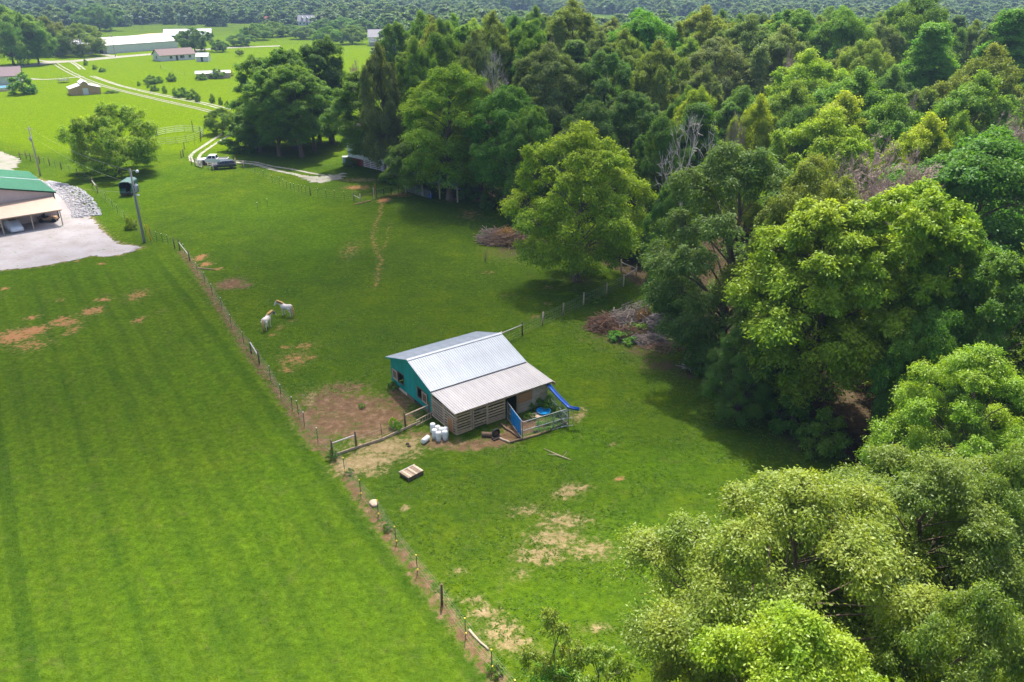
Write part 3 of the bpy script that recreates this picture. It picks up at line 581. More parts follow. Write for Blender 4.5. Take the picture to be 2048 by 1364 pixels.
bt('oval_a', 745, 335, 765, 132, 140, 'mid', 'tall green tree in front of the white house')
bt('oval_a', 1010, 425, 1015, 162, 150, 'bright', 'vivid green tree right of the green-trimmed shed')
bt('round_a', 845, 388, 830, 270, 120, 'mid', 'low leafy tree hiding most of the green-trimmed shed')
bt('shrub', 492, 300, 490, 248, 80, 'deep', 'big rounded dark green bush beside the walnut grove', name='bush', cat='bush')
bt('lone', 447, 268, 447, 218, 58, 'olive', 'small round-topped tree beside the farm track bend')
top_tree('round_a', 1990, 275, 20, 320, 'deep', 'big glossy green tree behind the lime trees at the frame edge')
top_tree('round_b', 1660, 235, 19, 210, 'lime', 'yellow-green tree behind the dark blue-green tree')
# foreground
top_tree('near_a', 1625, 950, 16, 600, 'sage', 'huge pale sage-green tree closest to the camera above the grass', rz=0.4)
top_tree('near_a', 1900, 905, 15, 450, 'olive', 'olive-brown flecked tree behind the huge sage-green tree', rz=2.0)
top_tree('near_b', 1610, 1230, 15, 520, 'lime', 'bright lime-green treetop below the huge sage-green tree')
top_tree('near_b', 1985, 1170, 16, 330, 'olive', 'olive treetop in the bottom corner beside the lime-green treetop')
top_tree('young', 1110, 1215, 9.5, 130, 'sage', 'slim pale young tree poking up at the bottom of the picture')
top_tree('young', 1200, 1275, 9.0, 150, 'sage', 'second slim pale young tree, next to the bright shrub')
top_tree('young', 1110, 1325, 7.0, 150, 'bright', 'bright green leafy shrub at the bottom edge below the slim young tree')
top_tree('near_b', 1440, 1260, 11, 260, 'sage', 'pale tree filling the gap left of the lime-green treetop')
top_tree('near_b', 1975, 690, 14, 270, 'lime', 'lime-green treetop below the big glossy tree at the frame edge')
top_tree('near_b', 1915, 770, 11, 150, 'mid', 'mid-green small tree behind the clay bank')
top_tree('near_a', 2050, 890, 15, 300, 'olive', 'olive treetop at the frame edge under the lime-green one')
# the grove of trunks
GV = 'walnut trees standing in the grove'
for ub, vb, ut, vt, w, c, lab in ((560, 312, 540, 128, 105, 'mid', 'grove tree at the front corner with two slanting trunks'), (604, 314, 615, 120, 110, 'mid', 'front grove tree with the thickest leaning trunk'), (590, 296, 585, 85, 110, 'deep', 'tallest grove tree behind the two front ones'), (630, 302, 650, 140, 90, 'mid', 'right-hand front grove tree with a straight trunk'), (538, 290, 515, 105, 100, 'deep', 'dark grove tree at the left end of the grove'), (640, 286, 645, 78, 90, 'dark', 'slim dark grove tree with a pointed top'), (662, 284, 682, 66, 84, 'dark', 'dark pointed grove tree at the far end of the grove'), (668, 288, 690, 150, 60, 'dark', 'shaded grove tree nearest the white house'), (520, 305, 500, 190, 80, 'deep', 'low-branched grove tree beside the rounded bush'), (610, 282, 560, 100, 90, 'deep', 'grove tree hidden in the middle of the grove')):
    bt('oval_a' if w % 4 else 'oval_b', ub, vb, ut, vt, w, c, lab, GV)
# the wood
WG = 'trees of the dense wood'
for kind, u, v, h, w, c, lab in (
    ('round_b', 1095, 98, 20, 180, 'grey', 'soft grey-green tree left of the darkest trees in the wood'),
    ('fine_a', 1215, 95, 21, 130, 'dark', 'darkest narrow tree in the middle of the wood'),
    ('round_b', 1320, 92, 22, 120, 'olive', 'olive tree with a rounded head above the pale dead tree'),
    ('oval_b', 1395, 165, 20, 90, 'lime', 'yellowish tree just above the pale dead tree'),
    ('fine_a', 1440, 68, 22, 170, 'grey', 'large dusky grey-green tree right of the olive round-headed one'),
    ('round_a', 1290, 22, 24, 225, 'bright', 'broad domed green tree on the skyline of the wood'),
    ('round_b', 1145, 8, 24, 140, 'olive', 'dark olive dome on the skyline left of the broad green dome'),
    ('round_b', 985, 35, 23, 110, 'olive', 'olive crown on the skyline above the small dead tree'),
    ('round_a', 890, 70, 21, 120, 'mid', 'green crown behind the tall yellow-green tree'),
    ('round_a', 1055, 42, 22, 90, 'mid', 'small green crown between two olive skyline crowns'),
    ('oval_a', 1592, 8, 25, 120, 'mid', 'pointed green tree on the skyline left of a rounded one'),
    ('round_a', 1692, 18, 24, 115, 'mid', 'rounded dark green tree on the skyline beside the pointed one'),
    ('round_a', 1840, -8, 26, 200, 'mid', 'tallest dense crown on the skyline behind the bright cone-shaped tree'),
    ('cone_a', 1872, 40, 25, 200, 'bright', 'tall bright green cone-shaped tree towering over the wood'),
    ('cone_a', 2035, 12, 25, 150, 'bright', 'bright green tree at the top corner of the frame'),
    ('round_b', 1570, 62, 21, 150, 'grey', 'silvery grey-green crown below the pointed skyline tree'),
    ('round_b', 1500, 40, 22, 120, 'grey', 'grey-green crown right of the broad domed tree'),
    ('round_b', 1410, 22, 23, 110, 'sage', 'pale sage crown on the skyline beside the broad green dome'),
    ('round_b', 1620, 112, 18, 230, 'lime', 'wide yellow-green canopy below the silvery crown'),
    ('round_b', 1720, 150, 17, 240, 'mid', 'wide mid-green canopy left of the cone-shaped tree'),
    ('round_b', 1590, 178, 17, 170, 'mid', 'flat green canopy in front of the wide yellow-green one'),
    ('round_b', 1690, 200, 17, 200, 'lime', 'bumpy yellow-green canopy behind the large bare pinkish tree'),
    ('round_b', 1790, 205, 17, 180, 'mid', 'bumpy green canopy under the cone-shaped tree'),
    ('round_b', 1520, 205, 16, 110, 'lime', 'small yellow-green crown beside the dusky tree'),
    ('round_a', 1600, 215, 17, 110, 'blue', 'small bluish crown between two yellow-green ones'),
    ('round_b', 1860, 245, 17, 170, 'yellow', 'yellow sunlit canopy right of the large bare tree'),
    ('round_b', 1925, 240, 18, 120, 'mid', 'green crown right of the yellow sunlit canopy'),
    ('round_b', 1965, 160, 18, 190, 'mid', 'layered green canopy right of the cone-shaped tree'),
    ('round_b', 1990, 105, 20, 150, 'olive', 'olive crown under the top corner tree'),
    ('fine_a', 1735, 70, 22, 120, 'sage', 'pale leafy crown right below the rounded skyline tree'),
    ('round_b', 830, 92, 19, 100, 'mid', 'green crown right of the mauve bare tree'),
    ('round_b', 950, 75, 20, 100, 'grey', 'grey-green crown left of the small dead tree'),
    ('oval_a', 1270, 170, 20, 120, 'blue', 'bluish tree right behind the broad yellow-green tree'),
    ('oval_a', 1180, 190, 19, 120, 'blue', 'shadowed bluish tree directly behind the broad yellow-green tree'),
    ('oval_b', 1330, 220, 18, 110, 'deep', 'deep green tree left of the pale dead tree'),
    ('oval_a', 1060, 200, 18, 110, 'mid', 'mid-green tree between the vivid green tree and the broad yellow one'),
    ('oval_b', 960, 160, 20, 110, 'lime', 'yellow-green tree behind the vivid green tree'),
    ('round_b', 755, 100, 18, 90, 'grey', 'grey-green crown behind the white house'),
    ('fine_a', 1360, 330, 17, 110, 'dark', 'dark tree beneath the pale dead tree'),
    ('oval_a', 1930, 420, 19, 170, 'mid', 'dark glossy tree right of the leaning-trunk lime tree'),
    ('oval_a', 2045, 480, 18, 200, 'deep', 'shaded glossy tree at the frame edge'),
    ('round_a', 1880, 620, 13, 160, 'deep', 'small dark tree filling the hollow under the glossy trees'),
    ('near_b', 1500, 640, 9, 130, 'deep', 'low dark tree at the foot of the lime tree'),
    ('oval_b', 1560, 420, 17, 110, 'olive', 'olive tree wedged behind the left lime tree')):
    (wood_tree(kind, u, v, w, c, lab, WG) if v < 330 else top_tree(kind, u, v, h, w, c, lab, WG))
BG = 'bare trees in the wood'
for kind, u, v, h, w, lab in (('bare_b', 1388, 218, 16, 150, 'pale dead tree with white branching limbs'), ('bare_a', 1785, 262, 17, 300, 'large bare pinkish tree with a wide mass of twigs'), ('bare_a', 2035, 215, 16, 150, 'bare pinkish tree at the frame edge'), ('bare_a', 1690, 300, 14, 110, 'small bare pinkish tree left of the large bare one'), ('bare_b', 985, 95, 19, 70, 'small grey dead tree among the skyline crowns'), ('bare_a', 712, 115, 18, 75, 'mauve bare tree behind the grove'), ('bare_a', 825, 150, 17, 70, 'bare mauve tree between the house tree and the yellow-green tree'), ('bare_a', 970, 135, 17, 60, 'bare tree beside the small grey dead tree'), ('bare_a', 1580, 88, 19, 60, 'bare reddish tree under the silvery crown'), ('bare_a', 1835, 178, 17, 70, 'bare twiggy tree under the cone-shaped tree'), ('bare_a', 1478, 215, 14, 60, 'bare dark tree right of the dusky grey-green tree'), ('bare_a', 1100, 70, 19, 50, 'bare red-tinged tree near the skyline')):
    wood_tree(kind, u, v, w, 'mid', lab, BG, 9.5, 190 if u < 850 else {1388: 96, 1785: 86}.get(u), name='bare_tree')
# backfill deeper in the wood
def in_wood(x, y):
    ins = False
    for i in range(len(WOOD)):
        (x0, y0), (x1, y1) = WOOD[i], WOOD[(i + 1) % len(WOOD)]
        if (y0 > y) != (y1 > y) and x < (x1 - x0) * (y - y0) / (y1 - y0) + x0: ins = not ins
    return ins
k = 0; tries = 0
while k < 130 and tries < 9000:
    tries += 1; x, y = trs.uniform(-32, 190), trs.uniform(20, 262)
    if not in_wood(x, y) or abs(x / max(y, 1)) > 0.85 or (y < 95 and x < 30 + (95 - y) * 0.1): continue
    if any((x - a) ** 2 + (y - b_) ** 2 < (r_ * 0.7 + 2.4) ** 2 for a, b_, r_ in TREES): continue
    ht_ = float(np.interp(math.hypot(x, y), [60, 95, 106, 118, 135, 150, 166, 198], [14, 15.5, 16.5, 18, 20, 22.5, 25, 27])) * trs.uniform(.80, .97)
    kd = trs.choice(['round_b', 'oval_a', 'round_a', 'round_b', 'cone_a']); cl = trs.choice(['mid', 'deep', 'blue', 'olive', 'grey', 'lime', 'mid'])
    row = 'front rows' if y < 110 else ('middle rows' if y < 160 else 'back rows'); side = 'near the frame edge' if x > 0.45 * y else ('behind the bare trees' if x > 0.2 * y else 'behind the pasture')
    lab = {'mid': 'mid-green', 'deep': 'deep green', 'blue': 'bluish green', 'olive': 'olive', 'grey': 'grey-green', 'lime': 'yellow-green'}[cl] + ' tree packed in the ' + row + ' of the wood, ' + side
    tree(kd, (x, y), ht_ - gz_at(x, y), trs.uniform(4.0, 6.2), cl, lab, 'packed trees, ' + lab); k += 1
# undergrowth along the edge of the wood
PLACES = ['at the stick scatter on the wood edge', 'between the stick scatter and the lime tree', 'below the left lime tree, upper', 'below the left lime tree, lower', 'at the bottom tip of the tree shadow', 'above the lower brush pile', 'behind the upper fence corner', 'beyond the corner fence rails', 'right of the corner fence', 'left of the corner fence path', 'right of the clay bank, upper one', 'right of the clay bank, lower one', 'in front of the feathery olive tree', 'right of the green shed', 'further right of the green shed', 'at the foot of the vivid green tree', 'left of the green shed', 'beside the pale blue-grey tank', 'behind the broad yellow-green tree', 'behind the brown brush pile']
for i, (u, v, w, h, c) in enumerate(((1400, 742, 60, 3.2, 'deep'), (1455, 770, 70, 3.0, 'dark'), (1520, 815, 80, 3.4, 'deep'), (1580, 860, 90, 3.6, 'deep'), (1640, 905, 90, 3.5, 'mid'), (1355, 640, 80, 5, 'dark'), (1350, 590, 90, 5, 'dark'), (1310, 525, 110, 5.5, 'deep'), (1345, 560, 100, 5.5, 'deep'), (1245, 505, 110, 5, 'dark'), (1960, 840, 90, 4, 'mid'), (1990, 880, 90, 4, 'mid'), (1480, 715, 70, 4, 'deep'), (940, 402, 50, 3, 'deep'), (985, 418, 50, 3.4, 'deep'), (1040, 440, 60, 3.4, 'dark'), (790, 365, 50, 2.6, 'mid'), (700, 332, 24, 1.6, 'deep'), (1210, 470, 90, 4.5, 'dark'), (1100, 455, 80, 4.5, 'dark'))):
    p = at(u, v); tree('shrub', p, h, w / 2 * slant(p) / FPX, c, 'undergrowth shrub ' + PLACES[i], 'undergrowth shrubs along the wood', name='shrub', cat='shrub')
# ---------------------------------------------------------------- far trees one can tell apart, and field bushes
FG = 'big trees along the country road'
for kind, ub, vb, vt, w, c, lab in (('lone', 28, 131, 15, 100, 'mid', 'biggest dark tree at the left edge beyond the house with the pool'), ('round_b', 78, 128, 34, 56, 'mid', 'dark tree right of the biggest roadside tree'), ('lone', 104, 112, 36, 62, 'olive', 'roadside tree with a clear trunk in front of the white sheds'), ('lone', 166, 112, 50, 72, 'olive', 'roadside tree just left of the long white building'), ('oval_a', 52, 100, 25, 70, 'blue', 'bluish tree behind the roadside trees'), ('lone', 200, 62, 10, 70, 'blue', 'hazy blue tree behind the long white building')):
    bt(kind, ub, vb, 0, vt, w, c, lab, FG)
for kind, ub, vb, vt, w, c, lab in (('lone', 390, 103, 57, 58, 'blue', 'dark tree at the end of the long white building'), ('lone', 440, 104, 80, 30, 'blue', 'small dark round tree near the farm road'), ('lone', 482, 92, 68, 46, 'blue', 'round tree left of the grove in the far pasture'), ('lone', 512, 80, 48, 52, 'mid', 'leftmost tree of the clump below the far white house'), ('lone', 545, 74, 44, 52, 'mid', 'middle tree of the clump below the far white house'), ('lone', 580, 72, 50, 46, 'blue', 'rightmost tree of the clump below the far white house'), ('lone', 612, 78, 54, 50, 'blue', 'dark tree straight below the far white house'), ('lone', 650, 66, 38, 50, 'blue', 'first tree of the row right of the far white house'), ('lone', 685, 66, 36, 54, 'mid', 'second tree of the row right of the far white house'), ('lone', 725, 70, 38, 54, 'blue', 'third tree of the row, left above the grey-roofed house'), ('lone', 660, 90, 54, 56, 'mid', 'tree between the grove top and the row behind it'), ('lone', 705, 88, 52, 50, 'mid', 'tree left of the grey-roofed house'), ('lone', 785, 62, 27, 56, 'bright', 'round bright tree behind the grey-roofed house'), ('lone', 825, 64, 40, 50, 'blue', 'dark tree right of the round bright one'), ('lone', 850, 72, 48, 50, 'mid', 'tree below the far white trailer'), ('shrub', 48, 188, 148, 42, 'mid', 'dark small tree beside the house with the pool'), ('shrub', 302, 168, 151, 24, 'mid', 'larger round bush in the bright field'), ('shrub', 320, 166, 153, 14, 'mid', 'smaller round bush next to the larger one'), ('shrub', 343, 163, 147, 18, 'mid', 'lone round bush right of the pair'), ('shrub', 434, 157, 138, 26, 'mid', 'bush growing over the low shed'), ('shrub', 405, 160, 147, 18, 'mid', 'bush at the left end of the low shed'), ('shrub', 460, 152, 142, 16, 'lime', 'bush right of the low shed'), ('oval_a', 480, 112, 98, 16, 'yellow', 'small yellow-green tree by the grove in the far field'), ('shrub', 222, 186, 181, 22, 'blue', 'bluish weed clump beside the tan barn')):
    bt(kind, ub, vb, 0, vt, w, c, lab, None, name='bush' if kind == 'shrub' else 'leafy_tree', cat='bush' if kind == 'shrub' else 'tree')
for i, (u, v, w, h) in enumerate(((278, 172, 6, 1.5), (297, 176, 6, 1.6), (310, 182, 16, 1.8), (330, 187, 8, 2.4), (350, 193, 7, 2.6), (365, 194, 24, 2.8), (385, 198, 22, 2.8), (396, 204, 10, 2.6), (425, 206, 10, 2.5), (442, 210, 8, 2.2), (455, 215, 8, 1.8), (172, 131, 7, 2.5), (190, 139, 8, 1.8), (205, 144, 12, 1.6))):
    p = at(u, v); tree('shrub', p, h, w / 2 * slant(p) / FPX, 'mid', 'scrubby bush in the overgrown fence row across the bright field', 'fence-row bushes', name='bush', cat='bush')
# the vine on the pasture fence near the pole
p = at(262, 458); tree('shrub', p, 1.7, 0.9, 'lime', 'leafy vine clump on the fence beside the grey utility pole', name='bush', cat='bush')
for i, (u, v, w, h, c, lab) in enumerate(((795, 862, 22, 1.0, 'bright', 'small green bush beside the paddock rail'), (788, 855, 20, 1.0, 'lime', 'pale green weed behind the paddock rail'), (1072, 815, 40, 0.9, 'deep', 'dark weeds along the plank wall inside the kennel'), (1095, 812, 40, 1.1, 'deep', 'tall dark weeds in the back corner of the kennel'), (1120, 830, 34, 0.9, 'deep', 'dark weeds by the kennel gate'), (1085, 858, 40, 0.6, 'bright', 'green weeds along the kennel front rail'), (1108, 850, 34, 0.6, 'bright', 'green weeds near the kennel gate post'), (1060, 838, 24, 0.6, 'deep', 'weeds beside the plywood panel'), (1245, 680, 60, 0.9, 'bright', 'green weeds growing through the lower brush pile'), (1275, 665, 60, 1.0, 'mid', 'weeds on top of the lower brush pile'), (665, 918, 24, 0.8, 'deep', 'weeds at the foot of the corner post'), (700, 948, 16, 0.5, 'deep', 'weed clump on the fence line below the corner post'), (724, 815, 16, 0.4, 'bright', 'bright green tuft in the muddy paddock'), (775, 1060, 20, 0.5, 'deep', 'weed tuft on the fence line near the grey sack'), (990, 1345, 34, 0.7, 'mid', 'leafy weed at the bottom end of the long fence'), (790, 775, 30, 0.6, 'deep', 'weeds against the teal wall'), (1330, 500, 50, 3.0, 'blue', 'bluish sumac by the dark corner fence post'), (1190, 600, 40, 0.3, 'mid', 'grass tufts on the upper fence line'))):
    p = at(u, v); tree('weed', p, h, w / 2 * slant(p) / FPX, c, lab, 'weeds', name='weeds', cat='weeds')
# ---------------------------------------------------------------- far woods: one hazy mass
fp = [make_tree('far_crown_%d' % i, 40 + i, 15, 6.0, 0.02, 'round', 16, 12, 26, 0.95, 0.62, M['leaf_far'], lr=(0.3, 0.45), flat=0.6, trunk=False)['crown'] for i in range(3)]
CLEAR = [(620, 53, 40, 7), (440, 68, 60, 14), (330, 62, 130, 12), (200, 90, 260, 34), (480, 60, 50, 14), (870, 46, 40, 7), (380, 120, 200, 60), (745, 88, 40, 20), (360, 7, 70, 8), (1040, 30, 40, 4), (1960, 66, 60, 12), (1740, 38, 26, 6), (70, 105, 200, 45), (560, 70, 80, 16), (2000, 16, 40, 5), (1780, 40, 60, 5)]
def in_clear(x, y):
    yv = y * math.sin(PITCH) - CAM_H * math.cos(PITCH); zc = y * math.cos(PITCH) + CAM_H * math.sin(PITCH)
    u = 1024 + FPX * x / zc; v = 682 - FPX * yv / zc
    return any(((u - a) / c) ** 2 + ((v - b_) / d) ** 2 < 1 for a, b_, c, d in CLEAR), u, v
fr = random.Random(11); pts = [[], [], []]
def put(x, y): pts[fr.randrange(3)].append((x, y, float(hills(np.array(x), np.array(y))) - 0.5))
for i in range(26000):
    d = math.sqrt(fr.uniform(300 ** 2, 2700 ** 2)); a = fr.uniform(-0.78, 0.78); x, y = d * math.sin(a), d * math.cos(a)
    if fr.random() > (1.0 if d < 1400 else 0.45): continue
    c, u, v = in_clear(x, y)
    if c or v > 120 or (v > 62 and u < 760): continue
    if y < 300 and x > -20: continue
    # open fields between the woods
    if math.sin(x * 0.011 + 0.7) * math.sin(y * 0.0085 + 1.9) > (0.38 if 480 < d < 1500 else 0.75): continue
    put(x, y)
def scatter(name, me, P, label):
    base = bpy.data.objects.new(name + '_source', me)
    pm = bpy.data.meshes.new(name); pm.from_pydata(P, [], [])
    o = tag(link(name, pm), label, 'woods', kind='stuff')
    ng = bpy.data.node_groups.new(name, 'GeometryNodeTree')
    ng.interface.new_socket('Geometry', in_out='INPUT', socket_type='NodeSocketGeometry'); ng.interface.new_socket('Geometry', in_out='OUTPUT', socket_type='NodeSocketGeometry')
    gi = ng.nodes.new('NodeGroupInput'); go = ng.nodes.new('NodeGroupOutput')
    ip = ng.nodes.new('GeometryNodeInstanceOnPoints'); ob = ng.nodes.new('GeometryNodeObjectInfo'); ob.inputs['As Instance'].default_value = True
    ob.inputs[0].default_value = base
    rv = ng.nodes.new('FunctionNodeRandomValue'); rv.data_type = 'FLOAT_VECTOR'; rv.inputs[0].default_value = (0.85, 0.85, 0.6); rv.inputs[1].default_value = (1.6, 1.6, 1.1)
    rr_ = ng.nodes.new('FunctionNodeRandomValue'); rr_.data_type = 'FLOAT_VECTOR'; rr_.inputs[0].default_value = (0, 0, 0); rr_.inputs[1].default_value = (0, 0, 6.28); rr_.inputs['Seed'].default_value = 4
    L = ng.links.new
    L(gi.outputs[0], ip.inputs['Points']); L(ob.outputs['Geometry'], ip.inputs['Instance']); L(rv.outputs[0], ip.inputs['Scale']); L(rr_.outputs[0], ip.inputs['Rotation']); L(ip.outputs[0], go.inputs[0])
    o.modifiers.new('scatter', 'NODES').node_group = ng
    return o
for i, lab in enumerate(('hazy blue-green woods covering the far land', 'hazy darker woods mixed through the far land', 'hazy olive woods mixed through the far land')):
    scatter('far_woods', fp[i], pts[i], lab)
# ---------------------------------------------------------------- the teal barn with its slatted lean-to
BA = Vector((-4.54, 55.98, 0)); BROT = 0.616; BL = 9.25
barn = empty('horse_barn', BA, BROT, 'teal horse barn with a metal roof and a slatted wooden lean-to', 'barn')
def bw(a, b_, z=0.0):   # barn frame to world
    c, s = math.cos(BROT), math.sin(BROT); return Vector((BA.x + a * c - b_ * s, BA.y + a * s + b_ * c, z))
DJ, DB, RB = 3.95, 11.24, 7.55
def roofz(b_):
    return 2.62 + (b_ - 3.55) * (1.33 / 4.0) if b_ <= RB else 3.95 - (b_ - RB) * (1.33 / 4.15)
def leanz(b_): return 2.20 + (b_ + 0.25) * (0.32 / 4.0)
def roof_slope(name, a0, a1, P, Q, m, parent, n):
    """ribbed sheets side by side; P=(b,z) low edge, Q=(b,z) high edge"""
    w = (a1 - a0) / n; prof = []
    for k in range(4):
        x = w * (k + 0.5) / 4
        prof += [(x - w / 8, 0.0), (x - 0.035, 0.0), (x - 0.018, 0.026), (x + 0.018, 0.026), (x + 0.035, 0.0)]
    prof.append((w, 0.0))
    lo, hi = Vector((0, P[0], P[1])), Vector((0, Q[0], Q[1])); nrm = Vector((1, 0, 0)).cross(hi - lo).normalized()
    if nrm.z < 0: nrm = -nrm
    V = []; F = []; k = len(prof)
    for base in (lo, hi):
        for x, h in prof: V.append(base + Vector((x, 0, 0)) + nrm * (h + 0.02))
        for x, h in prof: V.append(base + Vector((x, 0, 0)) + nrm * (h))
    for i in range(k - 1):
        F += [(i, i + 1, 2 * k + i + 1, 2 * k + i), (k + i + 1, k + i, 3 * k + i, 3 * k + i + 1), (i + 1, i, k + i, k + i + 1), (2 * k + i, 2 * k + i + 1, 3 * k + i + 1, 3 * k + i)]
    F += [(0, 2 * k, 3 * k, k), (k - 1, 2 * k - 1, 4 * k - 1, 3 * k - 1)]
    me = MB().add(V, F).mesh(name, m)
    for i in range(n):
        o = link(name, me, parent); o.location = (a0 + i * w, 0, (i % 2) * 0.004)
roof_slope('roof_sheet', -0.28, BL + 0.40, (3.50, 2.60), (RB + 0.02, 3.955), M['roof_metal'], barn, 11)
roof_slope('roof_sheet', -0.28, BL + 0.40, (11.74, 2.605), (RB - 0.02, 3.955), M['roof_metal'], barn, 11)
roof_slope('lean_to_sheet', -0.25, BL + 0.50, (-0.27, 2.19), (3.78, 2.515), M['roof_pale'], barn, 11)
MB().hexa([(-0.3, RB - 0.2, 3.93), (BL + 0.42, RB - 0.2, 3.93), (BL + 0.42, RB, 3.985), (-0.3, RB, 3.985)], [(-0.3, RB - 0.2, 3.965), (BL + 0.42, RB - 0.2, 3.965), (BL + 0.42, RB, 4.03), (-0.3, RB, 4.03)]).hexa([(-0.3, RB, 3.985), (BL + 0.42, RB, 3.985), (BL + 0.42, RB + 0.2, 3.93), (-0.3, RB + 0.2, 3.93)], [(-0.3, RB, 4.03), (BL + 0.42, RB, 4.03), (BL + 0.42, RB + 0.2, 3.965), (-0.3, RB + 0.2, 3.965)]).build('ridge_cap', M['roof_metal'], barn)
for x in (-0.262, BL + 0.372):                                       # barge boards
    MB().bar((x, 3.55, 2.55), (x, RB, 3.87), 0.03, 0.12).build('barge_board', M['teal'], barn)
    MB().bar((x, 11.68, 2.55), (x, RB + 0.03, 3.87), 0.03, 0.12).build('barge_board', M['teal'], barn)
MB().box(-0.22, BL + 0.46, -0.215, -0.175, 2.07, 2.185).build('fascia_board', M['wood'], barn)
for i in range(8): MB().bar((0.3 + i * 1.25, -0.15, 2.12), (0.3 + i * 1.25, 3.8, 2.43), 0.05, 0.1).build('rafter', M['wood'], barn)
# teal plank walls
WIN = [(8.88, 9.80), (5.45, 6.30)]; wr = random.Random(3)
def plank_wall(x, face, zbot, windows):
    n = 30; w = (DB - DJ) / n
    for i in range(n):
        b0 = DJ + i * w; b1 = b0 + w - 0.006; off = 0.004 * (i % 2)
        x0, x1 = (x + off, x + 0.04 + off) if face < 0 else (x - 0.04 - off, x - off)
        spans = [(zbot, None)]
        for (w0, w1) in windows:
            if b1 > w0 and b0 < w1: spans = [(zbot, 0.85), (1.80, None)]
        for z0, z1 in spans:
            t0, t1 = (roofz(b0) - 0.03, roofz(b1) - 0.03) if z1 is None else (z1, z1)
            MB().hexa([(x0, b0, z0), (x1, b0, z0), (x1, b1, z0), (x0, b1, z0)], [(x0, b0, t0), (x1, b0, t0), (x1, b1, t1), (x0, b1, t1)]).build('plank', M['teal'], barn)
plank_wall(0.0, -1, 0.27, WIN); plank_wall(BL, 1, 0.1, [])
for i in range(36):
    a0 = i * BL / 36; MB().box(a0, a0 + BL / 36 - 0.006, DB, DB + 0.04 + 0.004 * (i % 2), 0.1, 2.70).build('plank', M['teal'], barn)
for i in range(20):                                                   # wall between the lean-to and the stalls
    a0 = 0.1 + i * (BL - 0.2) / 20
    if 9 <= i <= 12: continue
    MB().box(a0, a0 + (BL - 0.2) / 20 - 0.006, DJ, DJ + 0.04, 0.05, 2.42).build('plank', M['teal'], barn)
b0 = DJ                                                               # rough footing boards under the teal wall
for i, (c0, c1, z1, m_) in enumerate(((4.0, 5.6, .26, 'wood_brown'), (5.62, 7.0, .22, 'wood_dark'), (7.02, 8.3, .25, 'wood_brown'), (8.32, 9.9, .25, 'wood_grey'), (9.92, 11.24, .26, 'wood_brown'))):
    MB().box(-0.03, 0.03, c0, c1, 0.0, z1).build('footing_board', M[m_], barn)
MB().box(0.02, 0.10, 11.14, 11.24, 0, 2.7).box(-0.012, -0.003, 11.12, 11.25, 0.3, 2.58).build('corner_trim', M['teal'], barn)
for (w0, w1), sh in zip(WIN, ((9.86, 10.80), (4.50, 5.38))):
    f = MB().box(-0.05, 0.03, w0 - .07, w0, .78, 1.87).box(-0.05, 0.03, w1, w1 + .07, .78, 1.87).box(-0.05, 0.03, w0, w1, 1.80, 1.87).box(-0.05, 0.03, w0, w1, .78, .85).build('window_frame', M['wood_brown'], barn)
    s0, s1 = sh
    shp = MB().box(-0.10, -0.055, s0, s1, 0.84, 1.82).build('shutter', M['wood_brown'], barn)
    MB().box(-0.13, -0.10, s0, s1, 1.70, 1.82).box(-0.13, -0.10, s0, s1, .84, .96).box(-0.13, -0.10, s0, s0 + .1, .96, 1.70).box(-0.13, -0.10, s1 - .1, s1, .96, 1.70).build('shutter_frame', M['wood_grey'], shp)
# slatted side of the lean-to (a = 0)
for i in range(9):
    z0 = 0.06 + i * 0.25; jit = wr.uniform(-0.015, 0.015)
    bmax = DJ - 0.02
    if z0 + .15 > leanz(0.1) - 0.05: break
    MB().hexa([(-0.03, 0.03, z0 + jit), (0.0, 0.03, z0 + jit), (0.0, bmax, z0 - jit), (-0.03, bmax, z0 - jit)], [(-0.03, 0.03, z0 + .145 + jit), (0.0, 0.03, z0 + .145 + jit), (0.0, bmax, z0 + .145 - jit), (-0.03, bmax, z0 + .145 - jit)]).build('slat', M['wood_grey'], barn)
MB().hexa([(-0.035, 1.4, 2.16), (0.0, 1.4, 2.16), (0, DJ, 2.16), (-0.035, DJ, 2.16)], [(-0.035, 1.4, 2.27), (0, 1.4, 2.27), (0, DJ, 2.47), (-0.035, DJ, 2.47)]).build('slat', M['wood_grey'], barn)
pp = MB().box(-0.065, -0.036, 0.35, 1.25, 0.02, 1.28).build('plywood_patch', M['ply_orange'], barn)
MB().box(-0.085, -0.066, 0.35, 1.25, 1.20, 1.30).box(-0.085, -0.066, 0.33, 0.42, 0.02, 1.2).box(-0.085, -0.066, 1.17, 1.25, 0.02, 1.2).build('patch_batten', M['wood'], pp)
for a, b_ in ((0.02, 0.02), (1.47, 0.02), (3.05, 0.02), (4.78, 0.02), (6.12, 0.02), (7.62, 0.02), (BL - 0.14, 0.02), (0.02, 2.0), (0.02, DJ - 0.16)):
    MB().box(a, a + 0.12, b_ + 0.005, b_ + 0.125, 0, leanz(b_) - 0.04).build('post', M['wood'], barn)
